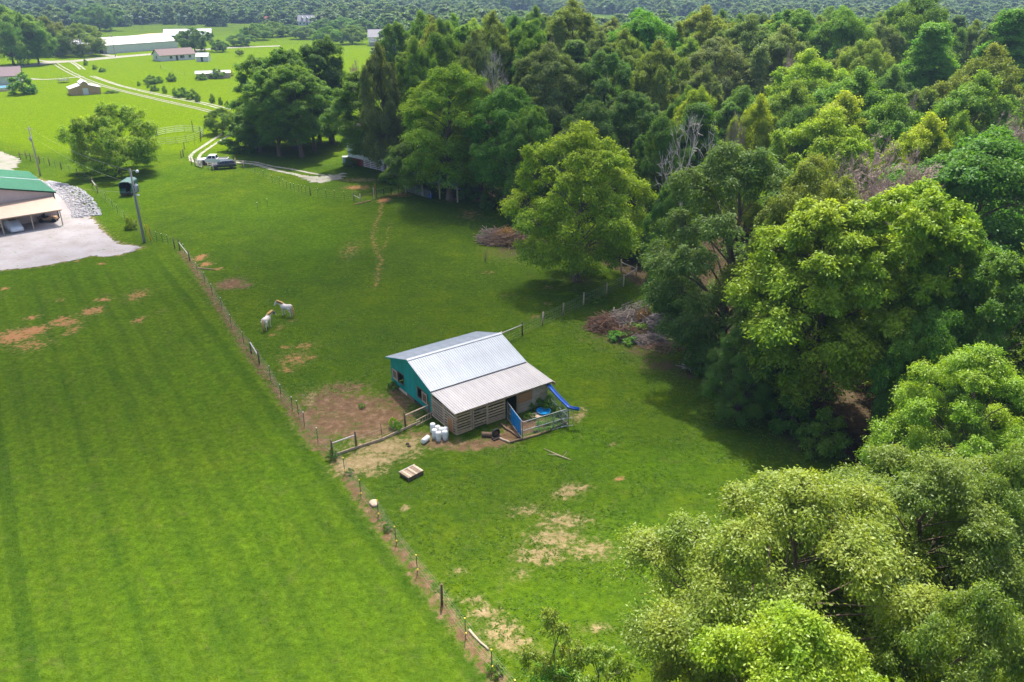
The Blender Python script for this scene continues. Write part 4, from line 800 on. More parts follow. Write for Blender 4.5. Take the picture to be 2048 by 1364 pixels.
# front of the lean-to (b = 0)
def front_slats(a0, a1, zs, m_, hgt=.145):
    for z0 in zs:
        j = wr.uniform(-0.012, 0.012)
        MB().hexa([(a0, -0.03, z0 + j), (a1, -0.03, z0 - j), (a1, 0.0, z0 - j), (a0, 0.0, z0 + j)], [(a0, -0.03, z0 + hgt + j), (a1, -0.03, z0 + hgt - j), (a1, 0.0, z0 + hgt - j), (a0, 0.0, z0 + hgt + j)]).build('slat', m_, barn)
front_slats(-0.02, 1.50, (0.04, 0.22, 0.46, 0.72, 0.97, 1.22, 1.47, 1.73), M['wood'])
front_slats(3.06, 4.86, (0.04, 0.22, 0.40, 0.66, 0.92, 1.18, 1.45, 1.74), M['wood'])
gate = MB().box(1.55, 3.04, -0.06, -0.025, 1.84, 1.96).build('gate', M['wood'], barn)
for z0 in (0.20, 0.46, 0.72, 1.00, 1.28, 1.56): MB().box(1.55, 3.04, -0.060, -0.028, z0, z0 + .15).build('gate_slat', M['wood'], gate)
for x in (1.55, 2.90): MB().box(x, x + .14, -0.092, -0.063, 0.12, 1.98).build('gate_stile', M['wood_pale'], gate)
MB().bar((1.70, -0.08, 1.72), (2.90, -0.08, 1.42), 0.03, 0.12, (0, 1, 0.01)).build('gate_brace', M['wood_pale'], gate)
MB().bar((1.70, -0.08, 0.95), (2.90, -0.08, 0.30), 0.03, 0.12, (0, 1, 0.01)).build('gate_brace', M['wood_pale'], gate)
for i, z0 in enumerate(np.arange(0.04, 0.98, 0.155)): MB().box(6.20, 7.64, -0.045, -0.012 + 0.003 * (i % 2), z0, z0 + .149).build('plank', M['wood_pale'], barn)
MB().box(6.20, 7.64, -0.06, -0.02, 1.00, 1.86).build('plywood_panel', M['ply_orange'], barn)
for i, z0 in enumerate(np.arange(0.06, 2.0, 0.152)): MB().box(7.66, BL + 0.02, -0.042, -0.008 + 0.003 * (i % 2), z0, z0 + .146).build('plank', M['wood_grey'], barn)
MB().box(4.86, BL + 0.02, -0.05, -0.012, 1.90, 2.06).build('header_board', M['wood'], barn)
for i, z0 in enumerate(np.arange(0.06, 2.1, 0.152)): MB().box(BL, BL + 0.03 + 0.003 * (i % 2), 0.03, DJ - .02, z0, z0 + .146).build('plank', M['wood_grey'], barn)
MB().box(BL + 0.04, BL + 0.9, 0.5, 0.56, 1.55, 1.95).box(BL + 0.84, BL + 0.9, -0.1, 0.5, 1.6, 1.9).build('feed_shelf', M['wood'], barn)
# ---------------------------------------------------------------- kennel of chain-link panels
K1, K2, K3, K4 = bw(4.98, -0.12), at(1045, 879), at(1136.5, 851), bw(BL + 0.05, -0.12)
ken = empty('dog_kennel', K2, 0, 'chain-link kennel pen with galvanised rails against the plank wall', 'kennel'); KH = 1.62
def kl(p, z=0.0): return Vector((p.x - K2.x, p.y - K2.y, z))
def chain(p, q, z0, z1, name='chain_link', parent=None, step=0.12):
    L = (q - p).length; d = (q - p) / L; mb = MB(); h = z1 - z0; n = int((L + h) / step)
    V = []; F = []
    for sg in (1, -1):
        for i in range(n):
            s0 = -h + i * step if sg > 0 else i * step; s1 = s0 + h * sg if sg > 0 else s0 - h
            a, za, b_, zb = s0, z0, s1, z1
            if a < 0: za += (0 - a) / (b_ - a) * h; a = 0
            if b_ < 0: zb = z0 + (a - 0) / (a - b_) * h; b_ = 0
            if b_ > L: zb = z0 + (L - a) / (b_ - a) * h if a < L else z0; b_ = L
            if a > L:
                if b_ >= L: continue
                za = z0 + (a - L) / (a - b_) * h; a = L
            if abs(a - b_) < 0.02: continue
            P0, P1 = p + d * a, p + d * b_
            mb.tube([(P0.x, P0.y, za), (P1.x, P1.y, zb)], 0.0035, 3, False)
    return mb.build(name, M['galv'], parent)
for p, q in ((K1, K2), (K2, K3), (K3, K4)):
    P, Q = kl(p), kl(q)
    for z in (0.06, KH / 2, KH): MB().tube([P + Vector((0, 0, z)), Q + Vector((0, 0, z))], 0.026, 8).build('rail', M['galv'], ken)
    chain(P, Q, 0.06, KH, parent=ken)
    L = (Q - P).length; n = max(1, round(L / 1.4))
    for i in range(n + 1):
        c = P.lerp(Q, i / n); MB().tube([c, c + Vector((0, 0, KH + 0.03))], 0.026, 8).build('upright', M['galv'], ken)
# swung gate panel beside the far corner
g0 = kl(K2.lerp(K3, 0.83)); g1 = g0 + Vector((1.15, 0.35, 0)) * 0.9
gp_ = MB().tube([g0 + Vector((0, 0, z)) for z in (.05, KH - .1)], 0.022, 6).tube([g1 + Vector((0, 0, z)) for z in (.05, KH - .1)], 0.022, 6)
for z in (0.06, 0.8, KH - 0.1): gp_.tube([g0 + Vector((0, 0, z)), g1 + Vector((0, 0, z))], 0.022, 6)
gp_.build('gate_panel', M['galv'], ken)
# blue tarpaulin hung on the panel next to the doorway
d = (K2 - K1).normalized(); L = (K2 - K1).length; nn = Vector((d.y, -d.x, 0)); nn = nn if nn.y < 0 else -nn
V = []; F = []; nu, nv = 26, 14; rr = random.Random(2)
for j in range(nv + 1):
    for i in range(nu + 1):
        s = 0.30 + 0.62 * i / nu; z = 0.22 + 1.43 * (1 - j / nv) + (0.05 * math.sin(i * 0.9) * j / nv)
        w_ = 0.05 + 0.035 * math.sin(i * 1.3 + j * 0.2) * (0.3 + j / nv) + 0.015 * math.sin(i * 3.1 + j)
        p = K1 + d * (L * s) + nn * w_; V.append((p.x - K1.x, p.y - K1.y, z))
F = [(j * (nu + 1) + i, j * (nu + 1) + i + 1, (j + 1) * (nu + 1) + i + 1, (j + 1) * (nu + 1) + i) for j in range(nv) for i in range(nu)]
me = MB().add(V, F).mesh('blue_tarp', M['blue'], True); o = link('blue_tarp', me); o.location = K1
sm = o.modifiers.new('thickness', 'SOLIDIFY'); sm.thickness = 0.006
tag(o, 'bright blue tarpaulin hung on the kennel panel beside the doorway', 'tarpaulin')
# blue slide lying along the top of the kennel side panel
S = [(K4.lerp(K3, -0.02), 1.92), (K4.lerp(K3, 0.12), 1.86), (K4.lerp(K3, 0.35), 1.76), (K4.lerp(K3, 0.6), 1.71), (K4.lerp(K3, 0.85), 1.72), (K4.lerp(K3, 1.0), 1.70), (K3 + Vector((0.4, -0.05, 0)), 1.62), (K3 + Vector((0.85, -0.12, 0)), 1.56)]
rings = []
for i, (p, z) in enumerate(S):
    a = S[max(i - 1, 0)][0]; b_ = S[min(i + 1, len(S) - 1)][0]; dd = (b_ - a).normalized(); n_ = Vector((-dd.y, dd.x, 0))
    wd = 0.18; prof = [(-wd, .13), (-wd + .05, .14), (-wd + .07, .02), (wd - .07, .02), (wd - .05, .14), (wd, .13), (wd - .03, -.02), (-wd + .03, -.02)]
    rings.append([Vector((p.x - K3.x, p.y - K3.y, z)) + n_ * x + Vector((0, 0, y)) for x, y in prof])
o = MB().loft(rings).build('playground_slide', M['blue_deep'], None, True); o.location = (K3.x, K3.y, 0); tag(o, 'long blue plastic slide resting on the kennel rail by the barn corner', 'slide')
# paddling pool, feed board, logs framing the kennel
p = at(1087, 826); o = MB().lathe([(0.0, 0.02), (0.55, 0.02), (0.60, 0.20), (0.64, 0.24), (0.60, 0.25), (0.55, 0.21), (0.50, 0.06), (0.0, 0.06)], 24).build('paddling_pool', M['blue_pool'], None, True); o.location = p; tag(o, 'round bright blue paddling pool inside the kennel', 'paddling pool')
p = at(1071, 832); fb = empty('plank_board', p, 0.5, 'small weathered plank board lying beside the paddling pool', 'board')
for i in range(6): MB().box(-0.5, 0.5, -0.42 + i * .14, -0.29 + i * .14, 0.06, 0.09).build('plank', M['wood_grey'], fb)
for s in (-.4, .35): MB().box(s, s + .08, -.42, .40, 0.0, 0.058).build('batten', M['wood_grey'], fb)
def log(name, a, b_, r, m_, label, z=None, cat='log', bend=0.05, n=8):
    A_, B_ = (at(*a) if len(a) == 2 else Vector(a)), (at(*b_) if len(b_) == 2 else Vector(b_)); rr = random.Random(int(A_.x * 10)); pts = []
    for i in range(7):
        t = i / 6; q = A_.lerp(B_, t) - A_; q += Vector((rr.uniform(-1, 1), rr.uniform(-1, 1), 0)) * bend; q.z += r * 0.9; pts.append(q)
    o = MB().tube(pts, [r * (1.05 - 0.2 * i / 6) for i in range(7)], n).build(name, M[m_], None, True); o.location = A_; return tag(o, label, cat)
log('border_log', (1046, 880), (1100, 862), 0.10, 'log', 'tan border log along the kennel front')
log('border_log', (1101, 861), (1132, 846), 0.10, 'wood_brown', 'brown border log near the kennel gate')
log('border_log', (1003, 851), (1040, 877), 0.10, 'wood_brown', 'weathered border log under the blue tarpaulin')
log('border_log', (1000, 878), (1020, 886), 0.09, 'wood_grey', 'short border log beside the black wheel')
log('border_log', (1021, 886), (1044, 879), 0.10, 'wood_brown', 'border log closing the kennel corner')
# old wheel and drum beside the border
p = at(992, 874); wh = empty('old_wheel', p, 0.6, 'black old wheel and rusty hub lying on the mud before the barn', 'wheel')
MB().loft([[Vector(((0.30 + 0.10 * math.cos(t)) * math.cos(a), 0.10 * math.sin(t), (0.30 + 0.10 * math.cos(t)) * math.sin(a) + 0.38)) for t in np.linspace(0, 2 * math.pi, 9)[:-1]] for a in np.linspace(0, 2 * math.pi, 21)], False).build('tyre', M['black'], wh, True)
MB().cyl((0, 0, 0.38), (0, 1, 0), 0.19, 0.12, 14).build('hub', M['rust'], wh)
MB().tube([(-.25, .2, .2), (-.9, .75, .22)], 0.2, 10).build('drum', M['wood_brown'], wh)
MB().box(-.5, .3, -.45, -.1, 0, .12).build('base', M['wood_dark'], wh)
# white barrels
BG_ = 'white barrels beside the lean-to'
bar_me = MB().lathe([(0.0, 0.0), (0.20, 0.0), (0.225, 0.03), (0.225, 0.26), (0.232, 0.28), (0.225, 0.30), (0.225, 0.52), (0.232, 0.54), (0.225, 0.56), (0.22, 0.76), (0.19, 0.80), (0.0, 0.80)], 16).mesh('barrel_body', M['white_plastic'], True)
lid_me = MB().lathe([(0.0, 0.801), (0.15, 0.801), (0.15, 0.825), (0.0, 0.825)], 14).mesh('lid', M['white_plastic'])
for u, v, lab, tilt in ((877.5, 881, 'nearest upright white barrel of the cluster', 0), (890.5, 879, 'upright white barrel nearest the lean-to corner post', 0), (869.5, 876, 'upright white barrel next to the one lying down', 0), (884, 873, 'white barrel in the middle of the cluster', 0), (876, 869, 'white barrel behind the middle one', 0), (866, 864, 'rearmost white barrel with an open top', 0), (892, 872, 'white barrel against the plywood patch', 0), (857, 879, 'white barrel lying tipped on its side', 1)):
    p = at(u, v); e = empty('white_barrel', p, 0.8 if tilt else wr.uniform(0, 6), lab, 'barrel', BG_); 
    if tilt: e.rotation_euler = (R(90), 0, R(-28)); e.location.z = 0.23
    link('body', bar_me, e); link('lid', lid_me, e)
# raised wooden platform on skids
pp = [at(803, 951), at(820, 962), at(844, 950), at(827, 938)]; c = sum(pp, Vector()) / 4; ax = (pp[1] - pp[0]).normalized(); ang = math.atan2(ax.y, ax.x)
pl = empty('wooden_platform', (c.x, c.y, 0), ang, 'square raised wooden platform lying alone on the grass', 'platform')
for i in range(8): MB().box(-0.55, 0.55, -0.72 + i * .18, -0.55 + i * .18, 0.32, 0.352 + 0.004 * (i % 3)).build('deck_board', M['wood_grey' if i % 3 == 1 else 'platform'], pl)
for x in (-.52, .44): MB().box(x, x + .09, -.72, .72, 0.0, 0.318).build('skid', M['wood_brown'], pl)
MB().box(-.43, .44, -.71, -.65, .16, .318).box(-.43, .44, .65, .71, .16, .318).build('end_board', M['wood_brown'], pl)
MB().box(-.6, -.55, -.74, .74, .28, .37).build('edge_board', M['rope_rail'], pl)
# ladder leaning flat along the paddock rail
A_, B_ = at(833, 855), at(864, 838); dd = B_ - A_; ld = empty('wooden_ladder', A_, math.atan2(dd.y, dd.x), 'pale wooden ladder lying against the paddock fence by the barn', 'ladder'); Ln = dd.length
for z in (0.15, 0.62): MB().box(0, Ln, -0.02, 0.03, z, z + .07).build('stile', M['wood_pale'], ld)
for i in range(6): MB().box(0.12 + i * (Ln - .3) / 5, 0.17 + i * (Ln - .3) / 5, -0.015, 0.025, 0.221, 0.619).build('rung', M['wood_pale'], ld)
# ---------------------------------------------------------------- horses
def horse(loc, rz, turn, label, mask=False, nod=0.0):
    e = empty('horse', loc, rz, label, 'horse', 'cream horses grazing by the fence'); mb = MB()
    def ring(c, ax, w, h, n=12):
        c = Vector(c); ax = Vector(ax).normalized(); y = Vector((0, 0, 1)).cross(ax).normalized(); z = ax.cross(y)
        return [c + y * math.cos(2 * math.pi * k / n) * w + z * math.sin(2 * math.pi * k / n) * h for k in range(n)]
    body = [((-.86, 0, 1.16), .06, .09), ((-.80, 0, 1.17), .20, .24), ((-.62, 0, 1.18), .28, .32), ((-.40, 0, 1.14), .30, .33), ((-.10, 0, 1.08), .31, .32), ((.20, 0, 1.06), .30, .32), ((.45, 0, 1.08), .27, .34), ((.64, 0, 1.12), .22, .30), ((.76, 0, 1.14), .12, .18)]
    mb.loft([ring(c, (1, 0, 0), w, h) for c, w, h in body])
    ct, st_ = math.cos(turn), math.sin(turn)
    def hd(x, z): # neck and head plane turned about the withers
        return Vector((.52 + x * ct, x * st_, z))
    nk = [(hd(-.08, 1.20), .17, .27), (hd(.12, 1.30), .14, .24), (hd(.34, 1.46 - nod * .3), .11, .19), (hd(.54, 1.60 - nod * .7), .09, .15), (hd(.66, 1.64 - nod), .085, .12)]
    ax = Vector((ct * .75, st_ * .75, .55 - nod * .5))
    mb.loft([ring(c, ax, w, h) for c, w, h in nk])
    t2 = turn * 1.35; c2, s2 = math.cos(t2), math.sin(t2); base = hd(.62, 1.63 - nod)
    def hp(x, z): return Vector((base.x + x * c2, base.y + x * s2, base.z + z))
    ax2 = Vector((c2 * .62, s2 * .62, -.78))
    head = [(hp(-.06, .07), .07, .10), (hp(.05, -.02), .10, .15), (hp(.14, -.14), .095, .13), (hp(.24, -.28), .07, .09), (hp(.33, -.41), .06, .075), (hp(.37, -.47), .045, .05)]
    mb.loft([ring(c, ax2, w, h) for c, w, h in head])
    for s in (-1, 1):
        y = Vector((-s2, c2, 0)) * s
        q = hp(-.03, .11) + y * .06; mb.tube([q, q + Vector((0, 0, .09)), q + Vector((0, 0, .17))], [.035, .032, .008], 6)
        # legs: front with knee, hind with stifle and hock
        mb.tube([(.48, s * .17, 1.06), (.47, s * .17, .80), (.49, s * .16, .48), (.49, s * .16, .26), (.47, s * .16, .12), (.51, s * .16, .01)], [.15, .105, .062, .042, .048, .06], 8)
        mb.tube([(-.60, s * .17, 1.08), (-.52, s * .18, .84), (-.66, s * .17, .52), (-.64, s * .17, .28), (-.63, s * .17, .12), (-.59, s * .17, .01)], [.21, .15, .068, .045, .05, .06], 8)
    me = mb.mesh('horse_tmp', M['horse']); t = bpy.data.objects.new('horse_tmp', me); col.objects.link(t)
    rm = t.modifiers.new('r', 'REMESH'); rm.mode = 'VOXEL'; rm.voxel_size = 0.032; sm = t.modifiers.new('s', 'SMOOTH'); sm.iterations = 3; sm.factor = 0.5
    dg = bpy.context.evaluated_depsgraph_get(); bm_ = bpy.data.meshes.new_from_object(t.evaluated_get(dg)); bpy.data.objects.remove(t)
    bm_.polygons.foreach_set('use_smooth', np.ones(len(bm_.polygons), dtype=bool))
    if not bm_.materials: bm_.materials.append(M['horse'])
    link('body', bm_, e)
    mane = MB(); side = Vector((-st_, ct, 0)); rr = random.Random(3)
    for i in range(34):
        t_ = i / 33; x = -.12 + .74 * t_; z = 1.50 + .36 * t_ ** .8 - nod * t_ - (0.04 if t_ < .1 else 0); q = hd(x, z)
        for s in (1, -1):
            o_ = side * s; mane.tube([q, q + o_ * .11 + Vector((0, 0, -.03)), q + o_ * (.14 + .02 * rr.random()) + Vector((rr.uniform(-.03, .03), 0, -.13)), q + o_ * .15 + Vector((rr.uniform(-.04, .04), 0, -.22))], [.03, .03, .022, .006], 4)
    mane.build('mane', M['hair_gold'], e, True)
    tail = MB()
    for i in range(10):
        a = i / 10 * 6.28; o_ = Vector((.03 * math.cos(a), .045 * math.sin(a), 0))
        tail.tube([Vector((-.84, 0, 1.32)) + o_ * .4, Vector((-.95, 0, 1.22)) + o_, Vector((-1.0, 0, .85)) + o_ * 1.7, Vector((-.99, .01, .45)) + o_ * 1.9, Vector((-.97, .02, .16)) + o_], [.035, .045, .05, .042, .012], 5)
    tail.build('tail', M['hair_gold'], e, True)
    for x, s in ((.51, -1), (.51, 1), (-.59, -1), (-.59, 1)):
        MB().lathe([(.075, 0), (.058, .085)], 10, (x, s * (.16 if x > 0 else .17), 0)).build('hoof', M['hoof'], e)
    if mask: MB().loft([ring(c, ax2, w * 1.14, h * 1.14) for c, w, h in head[:4]]).build('fly_mask', M['mask_grey'], e, True)
    else:
        MB().loft([ring(c, ax2, w * 1.05, h * 1.05) for c, w, h in head[-2:]]).build('muzzle', M['muzzle'], e, True)
    for s in (-1, 1):
        q = hp(.09, -.06) + Vector((-s2, c2, 0)) * s * (.096 if not mask else .115); MB().lathe([(0, -.02), (.02, 0), (0, .02)], 8, q).build('eye', M['black'], e)
    return e
f, r_ = at(564, 629.5), at(585, 634.5); c = (f + r_) / 2; horse((c.x, c.y, 0), math.atan2(f.y - r_.y, f.x - r_.x), 0.30, 'cream horse with golden mane standing side-on, tail towards the barn', False, 0.12)
f, r_ = at(541.5, 651), at(528.5, 664); c = (f + r_) / 2; horse((c.x, c.y, 0), math.atan2(f.y - r_.y, f.x - r_.x), -0.55, 'cream horse wearing a grey fly mask, seen from behind', True, 0.10)
# ---------------------------------------------------------------- buildings
def gable(name, label, p0, rz, L, W, he, hr, mw, mr, over=0.35, cat='house', windows=(), doors=(), base=None, ribs=0, th=0.15, wm='glass', trim=None):
    """gabled building: a along the ridge 0..L, b across 0..W; windows/doors: (side, s0, s1, z0, z1), side f(b=0) k(b=W) l(a=0) r(a=L)"""
    e = empty(name, p0, rz, label, cat)
    def holes(side, mb_fn, S, gab):
        ops = [q for q in list(windows) + list(doors) if q[0] == side]
        if not ops: mb_fn(0, S, 0, None); return
        ops = sorted(ops, key=lambda q: q[1]); s = 0
        for (_, s0, s1, z0, z1) in ops:
            mb_fn(s, s0, 0, None)
            if z0 > 0.05: mb_fn(s0, s1, 0, z0)
            mb_fn(s0, s1, z1, None); s = s1
        mb_fn(s, S, 0, None)
    for side, S in (('f', L), ('k', L), ('l', W), ('r', W)):
        mb = MB()
        def fn(s0, s1, z0, z1, side=side, mb=mb):
            if s1 - s0 < 0.02: return
            if side in 'fk':
                y0, y1 = (0, th) if side == 'f' else (W - th, W)
                mb.box(s0, s1, y0, y1, z0, he - 0.02 if z1 is None else z1)
            else:
                x0, x1 = (0.003, th) if side == 'l' else (L - th, L - 0.003)
                s0_, s1_ = max(s0, th + 0.002), min(s1, W - th - 0.002)
                def tz(s): return he - 0.03 + (hr - he) * (1 - abs(s - W / 2) / (W / 2))
                cuts = [s0_] + ([W / 2] if s0_ < W / 2 < s1_ and z1 is None else []) + [s1_]
                for c0, c1 in zip(cuts[:-1], cuts[1:]):
                    t0, t1 = (tz(c0), tz(c1)) if z1 is None else (z1, z1)
                    mb.hexa([(x0, c0, z0), (x1, c0, z0), (x1, c1, z0), (x0, c1, z0)], [(x0, c0, t0), (x1, c0, t0), (x1, c1, t1), (x0, c1, t1)])
        holes(side, fn, S, side in 'lr'); mb.build('wall', M[mw], e)
    for sgn in (0, 1):
        y_e = -over if sgn == 0 else W + over; ze = he - over * (hr - he) / (W / 2)
        q = MB().hexa([(-over, y_e, ze), (L + over, y_e, ze), (L + over, W / 2, hr), (-over, W / 2, hr)], [(-over, y_e, ze + .10), (L + over, y_e, ze + .10), (L + over, W / 2, hr + .10), (-over, W / 2, hr + .10)])
        ro = q.build('roof_slope', M[mr], e)
        if ribs:
            rb = MB(); n = int((L + 2 * over) / ribs)
            for i in range(n): x = -over + (i + .5) * (L + 2 * over) / n; rb.bar((x, y_e, ze + .11), (x, W / 2, hr + .11), 0.05, 0.05)
            rb.build('roof_ribs', M[mr], ro)
    MB().box(-over, L + over, W / 2 - .12, W / 2 + .12, hr + .075, hr + .135).build('ridge_cap', M[trim or mr], e)
    for kind, lst in (('window', windows), ('door', doors)):
        for (side, s0, s1, z0, z1) in lst:
            def place(mb, d0, d1, a0, a1, c0, c1):
                if side == 'f': mb.box(a0, a1, d0, d1, c0, c1)
                elif side == 'k': mb.box(a0, a1, W - d1, W - d0, c0, c1)
                elif side == 'l': mb.box(d0, d1, a0, a1, c0, c1)
                else: mb.box(L - d1, L - d0, a0, a1, c0, c1)
                return mb
            f = .08; mb = MB()
            place(mb, -.04, .05, s0 - f, s0, z0 - f, z1 + f); place(mb, -.04, .05, s1, s1 + f, z0 - f, z1 + f); place(mb, -.04, .05, s0, s1, z1, z1 + f); place(mb, -.04, .05, s0, s1, max(0.0, z0 - f), z0 + (0.004 if z0 < .02 else 0))
            fr = mb.build(kind, M['white_paint'], e)
            place(MB(), .05, .09, s0 + .003, s1 - .003, z0 + .003, z1 - .003).build('pane' if kind == 'window' else 'door_leaf', M[wm if kind == 'window' else ('white_paint' if kind == 'door' and mw == 'tan' else 'dark')], fr)
    if base: MB().box(-.03, L + .03, -.03, W + .03, -0.02, base[1]).build('foundation', M[base[0]], e)
    return e
# workshop with the green roof and the tan lean-to carport
O1, O2 = at(126, 450.5), at(8.8, 470); ex = (O2 - O1).normalized(); rot = math.atan2(ex.y, ex.x)       # a runs left along the carport front
ws = empty('workshop', O1, rot, 'metal workshop with a green roof and a tan carport along its gable', 'workshop')
# in this frame x runs left along the posts, -y points away from the camera
WX0, WX1, WD, YB = -0.6, 15.5, 18.0, -4.6
def wz(x): return 4.15 + 1.9 * (1 - abs(x - (WX0 + WX1) / 2) / ((WX1 - WX0) / 2)); 
XR = (WX0 + WX1) / 2
mb = MB()
for c0, c1 in ((WX0, XR), (XR, WX1)): mb.hexa([(c0, YB - .12, 0), (c1, YB - .12, 0), (c1, YB, 0), (c0, YB, 0)], [(c0, YB - .12, wz(c0) - .03), (c1, YB - .12, wz(c1) - .03), (c1, YB, wz(c1) - .03), (c0, YB, wz(c0) - .03)])
wl = mb.build('gable_wall', M['pink_tan'], ws); rb = MB()
for i in range(52):
    x = WX0 + .15 + i * .31
    if x < WX1: rb.box(x, x + .04, YB, YB + .02, 0.05, wz(x) - .06)
rb.build('wall_ribs', M['pink_tan'], wl)
MB().box(WX0, WX0 + .12, YB - WD, YB - .121, 0, 4.1).build('side_wall', M['pink_tan'], ws)
MB().box(WX1 - .12, WX1, YB - WD, YB - .121, 0, 4.1).build('side_wall', M['pink_tan'], ws)
MB().box(WX0 + .121, WX1 - .121, YB - WD, YB - WD + .12, 0, 4.1).build('back_wall', M['pink_tan'], ws)
for s, xe in ((0, WX0 - .3), (1, WX1 + .3)):
    ze = 4.15 - .3 * 1.9 / ((WX1 - WX0) / 2)
    ro = MB().hexa([(xe, YB + .25, ze), (xe, YB - WD - .2, ze), (XR, YB - WD - .2, 6.05), (XR, YB + .25, 6.05)], [(xe, YB + .25, ze + .08), (xe, YB - WD - .2, ze + .08), (XR, YB - WD - .2, 6.13), (XR, YB + .25, 6.13)]).build('roof_slope', M['green_roof'], ws)
    rb = MB(); n = 60
    for i in range(n): y = YB + .2 - i * (WD + .4) / n; rb.bar((xe, y, ze + .09), (XR, y, 6.14), .04, .035)
    rb.build('roof_ribs', M['green_roof'], ro)
    MB().bar((xe, YB + .262, ze - .02), (XR, YB + .262, 6.02), .03, .2).build('barge_trim', M['dark_green'], ws)
    MB().bar((xe, YB - WD * .55, ze + .11), (XR, YB - WD * .55, 6.16), .45, .02).build('skylight_strip', M['roof_metal'], ws)
MB().box(XR - .16, XR + .16, YB - WD - .25, YB + .27, 6.11, 6.2).build('ridge_cap', M['dark'], ws)
MB().box(WX0 - .02, WX0 + .14, YB + .005, YB + .10, 0, 4.0).build('downpipe', M['dark_green'], ws)
cr = MB().hexa([(-.35, .25, 2.40), (12.5, .25, 2.40), (12.5, YB + .03, 3.55), (-.35, YB + .03, 3.55)], [(-.35, .25, 2.46), (12.5, .25, 2.46), (12.5, YB + .03, 3.61), (-.35, YB + .03, 3.61)]).build('carport_roof', M['cream_roof'], ws)
rb = MB()
for i in range(44): x = -.2 + i * .29; rb.bar((x, .24, 2.475), (x, YB + .04, 3.625), .04, .03)
rb.build('carport_ribs', M['cream_roof'], cr)
PS = (O2 - O1).length / 2
for i in range(4): MB().box(-.07 + i * PS, .07 + i * PS, -.07, .07, 0, 2.38).build('carport_post', M['wood_pale'], ws)
MB().box(-.3, 12.4, -.05, .05, 2.24, 2.395).build('carport_beam', M['wood_pale'], ws)
# wheels, cars
def wheels(e, pts, r, w):
    for x, y in pts:
        t = MB().lathe([(r * .55, -w / 2), (r * .92, -w / 2), (r, -w / 2 + .04), (r, w / 2 - .04), (r * .92, w / 2), (r * .55, w / 2)], 18).build('wheel', M['black'], e, True); t.location = (x, y, r); t.rotation_euler = (R(90), 0, 0)
        h = MB().lathe([(0, -w / 2 + .01), (r * .5, -w / 2 + .02), (r * .56, -w / 2 - .005), (r * .56, w / 2 + .005), (r * .5, w / 2 - .02), (0, w / 2 - .01)], 14).build('rim', M['bumper'], t, False)
def carbody(e, prof, wid, m_, name='body', tuck=0.06, bev=0.05):
    """side outline (x,z) carried across the width, rounded at the edges"""
    rings = []
    for y, s in ((-wid / 2, .94), (-wid / 2 + tuck, 1.0), (wid / 2 - tuck, 1.0), (wid / 2, .94)):
        cx = sum(p[0] for p in prof) / len(prof); cz = sum(p[1] for p in prof) / len(prof)
        rings.append([Vector((cx + (x - cx) * (.985 if s < 1 else 1), y, cz + (z - cz) * s)) for x, z in prof])
    return MB().loft(rings).build(name, m_, e, False, bev)
def greenhouse(e, base, top, wb, wt, z0, z1, m_, splits, mg='glass'):
    """cabin from base (x0,x1) to top (x0,x1); splits: side window ranges (fractions)"""
    (a0, a1), (b0, b1) = base, top
    cab = MB().hexa([(a0, -wb / 2, z0), (a1, -wb / 2, z0), (a1, wb / 2, z0), (a0, wb / 2, z0)], [(b0, -wt / 2, z1), (b1, -wt / 2, z1), (b1, wt / 2, z1), (b0, wt / 2, z1)]).build('cabin', m_, e, False, 0.05)
    def lerp(p, q, t): return p + (q - p) * t
    for s in (-1, 1):
        for f0, f1 in splits:
            P = []
            for f, h in ((f0, .12), (f1, .12), (f1, .86), (f0, .86)):
                x = lerp(lerp(a0, a1, f), lerp(b0, b1, f), h); y = s * (lerp(wb, wt, h) / 2 + .012); P.append((x, y, lerp(z0, z1, h)))
            Q = [(x, y - s * .03, z) for x, y, z in P]; MB().hexa(P, Q).build('side_window', M[mg], cab)
    for xb, xt, o in ((a0, b0, -1), (a1, b1, 1)):
        P = [];
        for yy, h in ((-.86, .12), (.86, .12), (.84, .88), (-.84, .88)): P.append((lerp(xb, xt, h) + o * .012, yy * lerp(wb, wt, h) / 2, lerp(z0, z1, h)))
        MB().hexa(P, [(x - o * .03, y, z) for x, y, z in P]).build('windscreen' if o > 0 else 'rear_window', M[mg], cab)
    return cab
def lampbox(e, name, m_, x, ys, z, sx, sy, sz):
    for y in ys: MB().box(x - sx / 2, x + sx / 2, y - sy / 2, y + sy / 2, z - sz / 2, z + sz / 2).build(name, M[m_], e)
# white pickup: nose towards the left of the picture
pc = at(428, 328); pk = empty('pickup_truck', (pc.x, pc.y, 0), R(186), 'white extended-cab pickup truck parked behind the dark car', 'pickup')
carbody(pk, [(-2.9, .55), (-2.9, 1.18), (-.75, 1.2), (.95, 1.22), (1.35, 1.18), (2.75, 1.06), (2.92, .9), (2.92, .5), (2.6, .42), (-2.6, .42)], 1.95, M['car_white'])
greenhouse(pk, (-.85, 1.45), (-.62, .72), 1.86, 1.58, 1.19, 1.86, M['car_white'], ((.08, .38), (.44, .86)))
MB().box(-2.82, -.92, -.80, .80, 1.16, 1.215).build('bed_floor', M['dark'], pk)
wheels(pk, [(1.85, -.88), (1.85, .88), (-1.85, -.88), (-1.85, .88)], .42, .28)
for x in (1.85, -1.85):
    for s in (-1, 1): MB().lathe([(0.44, -.02), (0.52, -.02), (0.52, .02), (0.44, .02)], 16).build('wheel_arch', M['dark'], pk).matrix_local = Matrix.Translation((x, s * .985, .46)) @ Matrix.Rotation(R(90), 4, 'X')
MB().box(2.86, 3.02, -.95, .95, .42, .66).build('front_bumper', M['bumper'], pk); MB().box(-3.02, -2.88, -.95, .95, .45, .64).build('rear_bumper', M['bumper'], pk)
MB().box(2.90, 2.945, -.60, .60, .68, .95).build('grille', M['dark'], pk)
